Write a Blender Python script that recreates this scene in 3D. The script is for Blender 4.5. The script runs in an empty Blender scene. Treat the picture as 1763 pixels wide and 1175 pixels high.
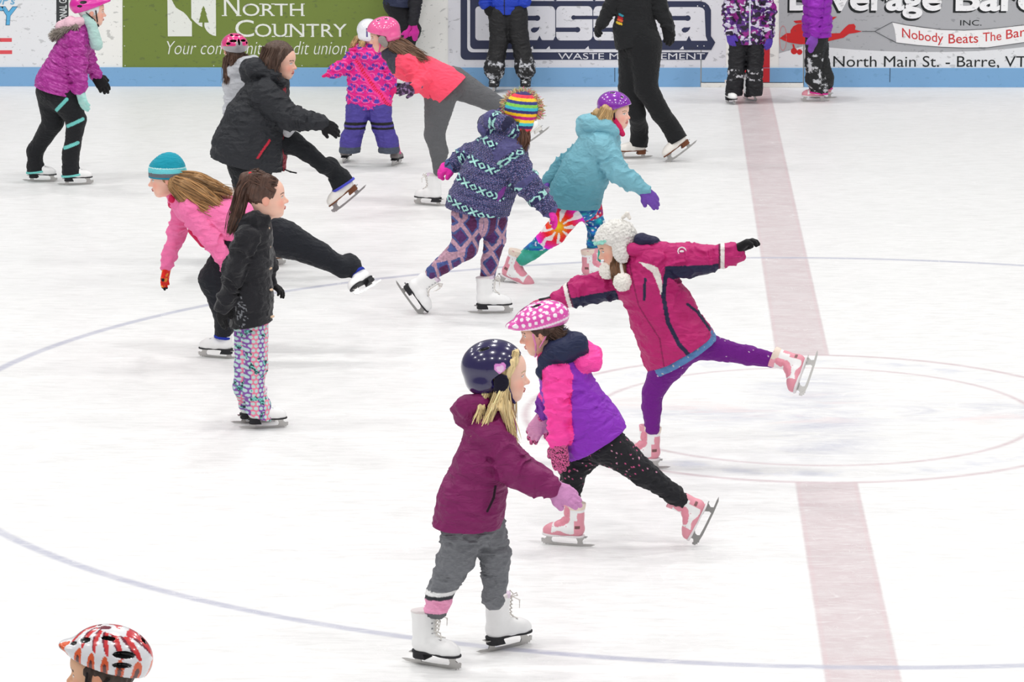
import bpy, math, numpy as np
np.seterr(all='ignore')
SC = bpy.context.scene
COL = SC.collection
def V(*a): return np.array(a if len(a) > 1 else a[0], float)
def nrm(v): v = np.asarray(v, float); return v/max(np.linalg.norm(v), 1e-9)
# ------------------------------------------------------------------ camera
CX, CY, CH, YAW, PIT, ROL, FPX = -0.80749, -18.3649, 4.14313, -0.0414704, 0.2019013, -0.0044013, 6208.5
cF = V(math.sin(YAW)*math.cos(PIT), math.cos(YAW)*math.cos(PIT), -math.sin(PIT))
cR0 = V(math.cos(YAW), -math.sin(YAW), 0); cU0 = np.cross(cR0, cF)
cR = math.cos(ROL)*cR0+math.sin(ROL)*cU0; cU = -math.sin(ROL)*cR0+math.cos(ROL)*cU0
cC = V(CX, CY, CH)
cam = bpy.data.cameras.new('camera'); camo = bpy.data.objects.new('camera', cam); COL.objects.link(camo)
cam.sensor_width = 36; cam.lens = FPX/1763*36; cam.clip_end = 200
from mathutils import Matrix
camo.matrix_world = Matrix(((cR[0], cU[0], -cF[0], CX), (cR[1], cU[1], -cF[1], CY), (cR[2], cU[2], -cF[2], CH), (0, 0, 0, 1)))
SC.camera = camo
# ------------------------------------------------------------------ world, lamps, exposure
SC.view_settings.view_transform = 'Standard'; SC.view_settings.look = 'None'
SC.view_settings.exposure = 0.0; SC.view_settings.gamma = 1.0
try: SC.view_settings.use_curve_mapping = False
except Exception: pass
wd = bpy.data.worlds.new('arena_ambient'); SC.world = wd; wd.use_nodes = True
bg = wd.node_tree.nodes['Background']; bg.inputs[0].default_value = (0.97, 0.985, 1.0, 1); bg.inputs[1].default_value = 0.27
for ix in range(5):
    for iy in range(5):
        L = bpy.data.lights.new('ceiling_lamp', 'AREA'); L.shape = 'DISK'; L.size = 0.8; L.energy = 152
        L.color = (1.0, 0.985, 0.965)
        o = bpy.data.objects.new('ceiling_lamp', L); COL.objects.link(o)
        o.location = (-12+5.2*ix, -13.5+6.0*iy, 9.5)
# ------------------------------------------------------------------ pixel -> place
def ray(x, y): return cF+cR*(x-881.5)/FPX-cU*(y-587.5)/FPX
def atY(x, y, Y): d = ray(x, y); return cC+d*((Y-CY)/d[1])
def G(x, y): d = ray(x, y); return cC+d*(-CH/d[2])
# ------------------------------------------------------------------ colour helpers
def lin(c):
    c = np.asarray(c, float)/255.0
    return np.where(c <= 0.04045, c/12.92, ((c+0.055)/1.055)**2.4)
def _h(i, j, k, s):
    n = (i*374761393+j*668265263+k*2147483647+s*974634777) & 0x7fffffff
    n = ((n ^ (n >> 13))*1274126177) & 0x7fffffff
    return ((n ^ (n >> 16)) & 0xffff)/65535.0
def vn(P, f, s=0):
    q = np.asarray(P)*f+100.0; i = np.floor(q).astype(np.int64); t = q-i; t = t*t*(3-2*t)
    r = 0
    for a in (0, 1):
        for b in (0, 1):
            for c in (0, 1):
                w = (t[:, 0] if a else 1-t[:, 0])*(t[:, 1] if b else 1-t[:, 1])*(t[:, 2] if c else 1-t[:, 2])
                r = r+w*_h(i[:, 0]+a, i[:, 1]+b, i[:, 2]+c, s)
    return r
def cells(P, f, s=0, jit=0.8):
    """distance to the nearest jittered lattice dot and that dot's random value"""
    q = np.asarray(P)*f+100.0; i = np.floor(q).astype(np.int64)
    best = np.full(len(q), 9.0); val = np.zeros(len(q))
    for a in (-1, 0, 1):
        for b in (-1, 0, 1):
            for c in (-1, 0, 1):
                I = i+np.array([a, b, c])
                o = np.stack([_h(I[:, 0], I[:, 1], I[:, 2], s+z) for z in (1, 2, 3)], 1)
                d = np.linalg.norm(I+0.5+(o-0.5)*jit-q, axis=1)
                m = d < best; best = np.where(m, d, best); val = np.where(m, _h(I[:, 0], I[:, 1], I[:, 2], s+9), val)
    return best, val
def mix(a, b, t):
    t = np.clip(np.asarray(t, float), 0, 1)[..., None]; return np.asarray(a, float)*(1-t)+np.asarray(b, float)*t
def flat(c): return lambda S, P, T, u, A: np.tile(np.asarray(c, float), (len(P), 1))
# ------------------------------------------------------------------ materials (node based, albedo of each garment in attribute Col)
MATS = {}
def mat(name, rough=0.9, spec=0.3, coat=0.0, metal=0.0, bumpf=0, bumps=0.0, var=0.06, vf=60, sheen=0.0, sss=0.0, wr=0.0, wf=20):
    if name in MATS: return MATS[name]
    m = bpy.data.materials.new(name); m.use_nodes = True; nt = m.node_tree; b = nt.nodes['Principled BSDF']
    at = nt.nodes.new('ShaderNodeAttribute'); at.attribute_name = 'Col'
    tc = nt.nodes.new('ShaderNodeTexCoord')
    no = nt.nodes.new('ShaderNodeTexNoise'); no.inputs['Scale'].default_value = vf; no.inputs['Detail'].default_value = 3
    nt.links.new(tc.outputs['Object'], no.inputs['Vector'])
    mr = nt.nodes.new('ShaderNodeMapRange'); mr.inputs['To Min'].default_value = 1-var; mr.inputs['To Max'].default_value = 1+var
    nt.links.new(no.outputs['Fac'], mr.inputs['Value'])
    vm = nt.nodes.new('ShaderNodeVectorMath'); vm.operation = 'MULTIPLY'
    nt.links.new(at.outputs['Color'], vm.inputs[0]); nt.links.new(mr.outputs[0], vm.inputs[1])
    nt.links.new(vm.outputs[0], b.inputs['Base Color'])
    b.inputs['Roughness'].default_value = rough; b.inputs['Specular IOR Level'].default_value = spec
    b.inputs['Coat Weight'].default_value = coat; b.inputs['Coat Roughness'].default_value = 0.08
    b.inputs['Metallic'].default_value = metal; b.inputs['Sheen Weight'].default_value = sheen
    if sss: b.inputs['Subsurface Weight'].default_value = sss; b.inputs['Subsurface Radius'].default_value = (.012, .005, .003); b.inputs['Subsurface Scale'].default_value = 1.0
    if bumps:
        n2 = nt.nodes.new('ShaderNodeTexNoise'); n2.inputs['Scale'].default_value = bumpf; n2.inputs['Detail'].default_value = 2
        nt.links.new(tc.outputs['Object'], n2.inputs['Vector'])
        bu = nt.nodes.new('ShaderNodeBump'); bu.inputs['Strength'].default_value = bumps; bu.inputs['Distance'].default_value = 0.003
        nt.links.new(n2.outputs['Fac'], bu.inputs['Height']); nt.links.new(bu.outputs[0], b.inputs['Normal'])
        if wr:
            n3 = nt.nodes.new('ShaderNodeTexNoise'); n3.inputs['Scale'].default_value = wf; n3.inputs['Detail'].default_value = 3; n3.inputs['Distortion'].default_value = .7
            mp = nt.nodes.new('ShaderNodeMapping'); mp.inputs['Scale'].default_value = (1, 1, 1.9); nt.links.new(tc.outputs['Object'], mp.inputs[0]); nt.links.new(mp.outputs[0], n3.inputs['Vector'])
            a1 = nt.nodes.new('ShaderNodeMath'); a1.operation = 'SUBTRACT'; a1.inputs[1].default_value = .5; nt.links.new(n3.outputs['Fac'], a1.inputs[0])
            a2 = nt.nodes.new('ShaderNodeMath'); a2.operation = 'ABSOLUTE'; nt.links.new(a1.outputs[0], a2.inputs[0])
            b2 = nt.nodes.new('ShaderNodeBump'); b2.inputs['Strength'].default_value = wr; b2.inputs['Distance'].default_value = .02; b2.invert = True
            nt.links.new(a2.outputs[0], b2.inputs['Height']); nt.links.new(bu.outputs[0], b2.inputs['Normal']); nt.links.new(b2.outputs[0], b.inputs['Normal'])
    MATS[name] = m; return m
mat('skin', .55, .35, var=.03, vf=40, sss=.15)
mat('cloth', .92, .2, bumpf=260, bumps=.25, var=.07, vf=120, sheen=.1, wr=.75, wf=17)
mat('shell_fabric', .6, .3, bumpf=60, bumps=.2, var=.06, vf=30, wr=.9, wf=13)
mat('puffer_fabric', .5, .35, bumpf=60, bumps=.3, var=.06, vf=30, wr=.8, wf=18)
mat('fleece', .95, .1, bumpf=180, bumps=.6, var=.1, vf=150, sheen=.25, wr=.6, wf=14)
mat('fur', 1.0, .1, bumpf=300, bumps=.8, var=.2, vf=220, sheen=.2)
mat('hair', .5, .4, bumpf=150, bumps=.2, var=.12, vf=90)
mat('helmet_shell', .22, .5, coat=.8, var=.03)
mat('leather', .42, .45, var=.02, bumpf=90, bumps=.08)
mat('rubber', .6, .3, var=.05)
mat('steel', .28, .5, metal=.85, var=.05)
# ------------------------------------------------------------------ objects
def objprops(o, label=None, cat=None, group=None, kind=None):
    if label: o['label'] = label
    if cat: o['category'] = cat
    if group: o['group'] = group
    if kind: o['kind'] = kind
    return o
def mkmesh(name, Vt, F, mt, col=None, smooth=True):
    me = bpy.data.meshes.new(name); Vt = np.asarray(Vt, np.float32)
    if isinstance(F, np.ndarray):
        n = len(F); me.vertices.add(len(Vt)); me.vertices.foreach_set('co', Vt.ravel())
        me.loops.add(n*4); me.loops.foreach_set('vertex_index', F.astype(np.int32).ravel())
        me.polygons.add(n); me.polygons.foreach_set('loop_start', np.arange(0, n*4, 4, dtype=np.int32))
        try: me.polygons.foreach_set('loop_total', np.full(n, 4, np.int32))
        except Exception: pass
        me.update(calc_edges=True)
    else:
        me.from_pydata([tuple(map(float, v)) for v in Vt], [], [tuple(f) for f in F]); me.update()
    me.polygons.foreach_set('use_smooth', np.full(len(me.polygons), smooth))
    if col is not None:
        c = np.asarray(col, float)
        if c.ndim == 1: c = np.tile(c, (len(Vt), 1))
        ca = me.color_attributes.new('Col', 'FLOAT_COLOR', 'POINT')
        ca.data.foreach_set('color', np.concatenate([lin(np.clip(c, 0, 255)), np.ones((len(c), 1))], 1).astype(np.float32).ravel())
    me.materials.append(MATS[mt] if isinstance(mt, str) else mt)
    return me
def mkobj(name, me, parent=None, loc=None):
    o = bpy.data.objects.new(name, me); COL.objects.link(o)
    if parent: o.parent = parent
    if loc is not None: o.location = loc
    return o
# ------------------------------------------------------------------ implicit shapes -> one smooth mesh
def smin(a, b, k):
    h = np.clip(k-np.abs(a-b), 0, None)/k; return np.minimum(a, b)-h*h*k*0.25
class Sh:
    def __init__(s, k=.02): s.k = k; s.p = []; s.s = []; s.pl = []; s.disp = None; s.lo = V(9, 9, 9)*9; s.hi = -s.lo; s.fr = None
    def bb(s, c, r): s.lo = np.minimum(s.lo, np.asarray(c)-r); s.hi = np.maximum(s.hi, np.asarray(c)+r)
    def c(s, a, b, ra, rb, ax=None, k=1.0, tag=0, u0=0.0, sm=None):
        a = V(a); b = V(b); s.p.append(('c', a, b, ra, rb, None if ax is None else nrm(ax), k, tag, u0, sm or s.k))
        m = max(k, 1); s.bb(a, ra*m); s.bb(b, rb*m); return s
    def chain(s, pts, ax=None, k=1.0, tag=0, sm=None):
        """pts: (point, radius[, k])"""
        u = 0
        for i in range(len(pts)-1):
            a, b = pts[i], pts[i+1]; kk = (a[2] if len(a) > 2 else k)
            kb = (b[2] if len(b) > 2 else k)
            s.c(a[0], b[0], a[1], b[1], ax, (kk+kb)/2, tag, u, sm); u += np.linalg.norm(V(b[0])-V(a[0]))
        return s
    def e(s, c, r, R=None, tag=0, sm=None):
        s.p.append(('e', V(c), V(r), np.eye(3) if R is None else R, 0, 0, 0, tag, 0, sm or s.k)); s.bb(c, max(r)); return s
    def f(s, fn, lo, hi, tag=0, sm=None):
        s.p.append(('f', fn, 0, 0, 0, 0, 0, tag, 0, sm or s.k)); s.lo = np.minimum(s.lo, lo); s.hi = np.maximum(s.hi, hi); return s
    def sub(s, c, r, R=None, k=.01): s.s.append((V(c), V(r), np.eye(3) if R is None else R, k)); return s
    def cut(s, pt, n, tags=None): s.pl.append((V(pt), nrm(n), tags)); return s
    def prim(s, q, P):
        if q[0] == 'c':
            _, a, b, ra, rb, ax, k = q[:7]; ba = b-a; L2 = max(ba@ba, 1e-12); pa = P-a
            t = np.clip(pa@ba/L2, 0, 1); r = pa-t[:, None]*ba
            if ax is not None:
                w = r@ax; r = r-ax*(w*(1-1/k))[:, None]
            return np.sqrt((r*r).sum(1))-(ra+(rb-ra)*t), q[8]+t*math.sqrt(L2)
        if q[0] == 'e':
            y = (P-q[1])@q[3].T; k0 = np.linalg.norm(y/q[2], axis=1); k1 = np.linalg.norm(y/q[2]**2, axis=1)
            return k0*(k0-1)/np.maximum(k1, 1e-9), y[:, 2]
        return q[1](P), np.zeros(len(P))
    def ev(s, P, full=False):
        d = None
        for q in s.p:
            v, u = s.prim(q, P)
            for pt, n, tg in s.pl:
                if tg is not None and q[7] in tg: v = np.maximum(v, (P-pt)@n)
            if d is None: d = v; bd = v.copy(); T = np.full(len(P), q[7]); U = u
            else:
                m = v < bd; bd = np.where(m, v, bd); T = np.where(m, q[7], T); U = np.where(m, u, U)
                d = smin(d, v, q[9])
        if s.disp is not None:
            near = np.abs(d) < .03
            if near.any(): d = d.copy(); d[near] += s.disp(P[near], T[near], U[near])
            for pt, n, tg in s.pl:
                if tg is not None: m = np.isin(T, tg); d[m] = np.maximum(d[m], (P[m]-pt)@n)
        for c, r, R, k in s.s:
            y = (P-c)@R.T; k0 = np.linalg.norm(y/r, axis=1); k1 = np.linalg.norm(y/r**2, axis=1)
            v = -k0*(k0-1)/np.maximum(k1, 1e-9); d = -smin(-d, -v, k)
        for pt, n, tg in s.pl:
            if tg is None: d = np.maximum(d, (P-pt)@n)
        return (d, T, U) if full else d
    def mesh(s, vox):
        B = 6; pad = vox*3
        n = np.ceil((s.hi-s.lo+2*pad)/(vox*B)).astype(int); lo = s.lo-pad
        ii = np.stack(np.meshgrid(*[np.arange(x) for x in n], indexing='ij'), -1).reshape(-1, 3)
        cen = lo+(ii+.5)*B*vox-0.5*vox
        dc = s.ev(cen); act = np.abs(dc) < B*vox*0.87*1.5+.008
        D = np.repeat(np.repeat(np.repeat(dc.reshape(n), B, 0), B, 1), B, 2).astype(np.float32)
        ai = ii[act]; off = np.stack(np.meshgrid(*[np.arange(B)]*3, indexing='ij'), -1).reshape(-1, 3)
        idx = (ai[:, None, :]*B+off[None]).reshape(-1, 3)
        val = np.concatenate([s.ev(lo+c*vox) for c in np.array_split(idx, max(1, len(idx)//200000))])
        D[idx[:, 0], idx[:, 1], idx[:, 2]] = val
        D[0] = D[-1] = 1; D[:, 0] = D[:, -1] = 1; D[:, :, 0] = D[:, :, -1] = 1
        S = D < 0; cs = S[:-1, :-1, :-1].astype(np.int8)
        for a in (0, 1):
            for b in (0, 1):
                for c in (0, 1):
                    if a or b or c: cs = cs+S[a:S.shape[0]-1+a, b:S.shape[1]-1+b, c:S.shape[2]-1+c]
        ci = np.argwhere((cs > 0) & (cs < 8))
        cor = np.array([(a, b, c) for a in (0, 1) for b in (0, 1) for c in (0, 1)])
        cv = np.stack([D[ci[:, 0]+a, ci[:, 1]+b, ci[:, 2]+c] for a, b, c in cor], 1)
        acc = np.zeros((len(ci), 3)); cnt = np.zeros(len(ci))
        for i in range(8):
            for j in range(i+1, 8):
                if np.abs(cor[i]-cor[j]).sum() == 1:
                    va, vb = cv[:, i], cv[:, j]; m = (va < 0) != (vb < 0)
                    t = np.where(m, va/np.where(m, va-vb, 1), 0)
                    acc += np.where(m[:, None], cor[i]+(cor[j]-cor[i])*t[:, None], 0); cnt += m
        vp = ci+acc/cnt[:, None]
        ix = np.full(cs.shape, -1, np.int32); ix[ci[:, 0], ci[:, 1], ci[:, 2]] = np.arange(len(ci))
        Fs = []
        for ax in range(3):
            s0 = [slice(None)]*3; s1 = [slice(None)]*3; s0[ax] = slice(0, -1); s1[ax] = slice(1, None)
            A, Bq = S[tuple(s0)], S[tuple(s1)]; e = np.argwhere(A != Bq)
            d1 = np.zeros(3, int); d1[(ax+1) % 3] = -1; d2 = np.zeros(3, int); d2[(ax+2) % 3] = -1
            e = e[(e[:, (ax+1) % 3] > 0) & (e[:, (ax+2) % 3] > 0)]
            e = e[(e[:, (ax+1) % 3] < cs.shape[(ax+1) % 3]) & (e[:, (ax+2) % 3] < cs.shape[(ax+2) % 3])]
            g = lambda q: ix[q[:, 0], q[:, 1], q[:, 2]]
            quad = np.stack([g(e), g(e+d1), g(e+d1+d2), g(e+d2)], 1)
            fl = ~A[e[:, 0], e[:, 1], e[:, 2]]
            quad[fl] = quad[fl][:, ::-1]; Fs.append(quad)
        F = np.concatenate(Fs); F = F[(F >= 0).all(1)]
        return lo+vp*vox, F
def build(name, sh, vox, mt, color, parent=None, org=None, label=None, jitter=None):
    P, F = sh.mesh(vox)
    d, T, U = sh.ev(P, True)
    c = color(sh, P, T, U, None) if callable(color) else np.tile(V(color), (len(P), 1))
    me = mkmesh(name, P-(org if org is not None else 0), F, mt, c)
    o = mkobj(name, me, parent)
    if label: o['label'] = label
    return o
class Fr:
    """local frame; L(x,y,z): x right of the wearer, y forward, z up"""
    def __init__(s, c, fwd, up):
        s.c = V(c); s.Y = nrm(fwd); s.X = nrm(np.cross(s.Y, up)); s.Z = np.cross(s.X, s.Y); s.R = np.stack([s.X, s.Y, s.Z]); s.k = 1.0
    def L(s, x, y, z): return s.c+s.k*(s.X*x+s.Y*y+s.Z*z)
    def inv(s, P): return (P-s.c)@s.R.T/s.k
# ------------------------------------------------------------------ skates (canonical, toe along +x, blade bottom z=0, metres)
def prism(polys, w, col, mt, name):
    Vt, F = [], []
    for (pl, ww) in polys:
        n = len(pl); b = len(Vt); ww = ww or w
        for y in (-ww/2, ww/2): Vt += [(x, y, z) for x, z in pl]
        F.append([b+i for i in range(n)]); F.append([b+n+i for i in range(n)][::-1])
        for i in range(n): j = (i+1) % n; F.append([b+j, b+i, b+n+i, b+n+j])
    return mkmesh(name, np.array(Vt), F, mt, V(col), smooth=False)
def blade_mesh(kind):
    if kind == 'hockey':
        run = [(-.125, .018), (-.118, .006), (-.09, .001), (-.03, 0), (.05, 0), (.1, .003), (.125, .012), (.132, .026), (.12, .024), (.06, .016), (-.06, .016), (-.115, .024)]
        pol = [(run, .004), ([(-.1, .018), (-.04, .015), (-.05, .05), (-.1, .05)], .016), ([(.03, .015), (.1, .02), (.1, .05), (.045, .05)], .016), ([(-.06, .014), (.06, .014), (.06, .026), (-.06, .026)], .012)]
    else:
        run = [(-.14, .012), (-.12, .004), (-.06, .0005), (0, 0), (.06, 0), (.09, .003), (.1, .001), (.104, .008), (.109, .003), (.114, .012), (.119, .01), (.121, .028), (.112, .03), (.104, .02), (.08, .014), (.02, .011), (-.06, .011), (-.12, .014)]
        pol = [(run, .0045),
               ([(-.084, .009), (-.052, .009), (-.056, .022), (-.046, .046), (-.092, .046), (-.078, .026)], .006),
               ([(.066, .011), (.098, .016), (.112, .024), (.096, .034), (.098, .052), (.045, .052), (.068, .036), (.072, .024)], .006),
               ([(-.1, .044), (-.03, .044), (-.03, .047), (-.1, .047)], .03), ([(.025, .05), (.105, .05), (.105, .053), (.025, .053)], .034)]
    return prism(pol, .005, (186, 184, 182), 'steel', 'blade')
SK = {}
def sole2d(P):
    d = None
    for (x, r) in ((-.058, .030), (-.01, .027), (.05, .034), (.085, .029)):
        v = np.hypot(P[:, 0]-x, P[:, 1])-r
        d = v if d is None else smin(d, v, .035)
    return d
def skate_meshes(kind):
    if kind in SK: return SK[kind]
    out = {}
    s = Sh(.022); yx = (0, 1, 0)
    s.c((-.052, 0, .083), (.01, 0, .082), .034, .034, tag=0)
    s.c((.01, 0, .082), (.062, 0, .072), .034, .031, yx, 1.08)
    s.c((.062, 0, .072), (.088, 0, .068), .031, .025, yx, 1.12)
    s.c((-.045, 0, .09), (-.048, 0, .14), .037, .034, yx, .9, tag=1)
    s.c((-.048, 0, .14), (-.05, 0, .225), .034, .045, yx, .92, tag=1)
    s.c((-.012, 0, .13), (-.006, 0, .222), .02, .022, yx, 1.1, tag=2)            # tongue
    s.cut((0, 0, .054), (0, 0, -1)); s.cut((-.05, 0, .213), (-.12, 0, 1))
    if kind == 'pink':
        for (a, b, r) in (((.035, 0, .102), (.012, 0, .112), .018), ((.008, 0, .122), (-.012, 0, .135), .017), ((-.012, 0, .16), (-.014, 0, .178), .02)):
            s.c(a, b, r, r, yx, 1.75, tag=3, sm=.006)
        s.c((-.05, 0, .2), (-.05, 0, .214), .043, .044, yx, .95, tag=4, sm=.008)
    if kind in ('hockey', 'rental'):
        s.c((.0, 0, .11), (-.03, 0, .17), .034, .03, yx, 1.1, tag=2)
    W = V(240, 240, 240)
    def colf(S, P, T, u, A):
        x, y, z = P.T; c = np.tile(W, (len(P), 1))
        if kind in ('white', 'ivory'):
            c[(z > .205)] = (222, 214, 214); c[(T == 2) & (z > .2)] = (225, 205, 225)
            e = np.abs(((z-.1)/.02) % 1-.5) < .12
            c[(x > -.025) & (np.abs(np.abs(y)-.016) < .003) & (z > .09) & e & (x < .045)] = (140, 140, 145)
        elif kind == 'pink':
            pk = V(226, 150, 165)
            heel = (x < -.048) & (z < .13) & (z < .13+(-.048-x)*.4); toe = (x > .062); low = z < .07+.008*np.sin(x*60)
            c[heel | toe | low] = pk; c[T == 3] = pk*[1, .95, .97]; c[T == 4] = (233, 215, 200)
            c[(x < -.062) & (z < .165)] = pk
            dd, vv = cells(P, 75, 5); c[(dd < .2) & (vv < .3) & (np.abs(y) > .02) & ~(heel | toe | low)] = (205, 120, 145)
            c[(z > .19) & (T != 4)] = (232, 160, 175)
            c[(np.abs(x+.062) < .012) & (np.abs(z-.098) < .008) & (np.abs(y) > .02)] = (120, 80, 80)
        elif kind == 'brown':
            c = np.tile(V(238, 234, 228), (len(P), 1))
        elif kind == 'rental':
            c = np.tile(V(120, 112, 112), (len(P), 1)); c[(z < .07)] = (40, 40, 44); c[(T == 2) & (z > .1)] = (205, 80, 130)
            c[(np.abs(z-.15) < .012)] = (190, 90, 130)
        elif kind == 'hockey':
            c = np.tile(V(30, 31, 34), (len(P), 1))
            n = vn(P, 60, 3)*.6+vn(P, 160, 8)*.4; c = mix(c, (205, 207, 210), (n-.55)*9*(.35+.65*(z > .07)))
        elif kind == 'blackwhite': pass
        return c
    P, F = s.mesh(.0034); d, T, U = s.ev(P, True)
    out['boot'] = mkmesh('ice_skate', P, F, 'leather', colf(s, P, T, U, None))
    out['blade'] = blade_mesh('hockey' if kind in ('hockey', 'rental') else 'fig')
    sc = {'white': (38, 38, 42), 'pink': (228, 224, 226), 'brown': (112, 66, 42), 'rental': (40, 40, 44), 'hockey': (40, 40, 42), 'ivory': (214, 212, 208)}[kind]
    so = Sh(.01)
    def sf(P):
        top = .0505+np.clip((P[:, 0]-.02)*.05, 0, .004); bot = np.where(P[:, 0] < -.028, .046 if kind in ('pink', 'hockey', 'rental') else .03, .047)
        return np.maximum(np.maximum(sole2d(P)-.002, P[:, 2]-top-.005), bot-P[:, 2]-.0)
    if kind in ('pink', 'hockey', 'rental'):
        so.f(sf, V(-.1, -.045, .02), V(.125, .045, .066))
    else:
        so.f(lambda P: np.maximum(np.maximum(sole2d(P)-.002, P[:, 2]-.0575), .049-P[:, 2]), V(-.1, -.045, .02), V(.125, .045, .066))
        so.f(lambda P: np.maximum(np.maximum(sole2d(P)+.001, P[:, 2]-.053), np.maximum(.026-P[:, 2], P[:, 0]+.032-(.05-P[:, 2])*.5)), V(-.1, -.045, .02), V(.125, .045, .066), sm=.004)
    P, F = so.mesh(.003); out['sole'] = mkmesh('sole', P, F, 'rubber', V(sc))
    if kind in ('white', 'brown'):
        la = Sh(.003); zz = np.linspace(.112, .2, 7)
        def fx(z): return .052-(z-.105)*1.5 if z < .135 else .013+(z-.135)*.08
        pts = [(fx(z)+.004, z) for z in zz]
        for i in range(6):
            (x0, z0), (x1, z1) = pts[i], pts[i+1]
            for sg in (-1, 1): la.c((x0-.002, -.015*sg, z0), (x1-.002, .015*sg, z1), .0022, .0022)
        for sg in (-1, 1):
            la.chain([((.018, .004*sg, .2), .0022), ((.034, .02*sg, .214), .0022), ((.045, .012*sg, .2), .0022), ((.02, .003*sg, .198), .0022)])
            la.chain([((.02, .004*sg, .2), .0022), ((.046, .024*sg, .185), .0022), ((.042, .028*sg, .155), .0018)])
        P, F = la.mesh(.0022); out['laces'] = mkmesh('laces', P, F, 'cloth', V(226, 222, 216))
    SK[kind] = out; return out
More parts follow.
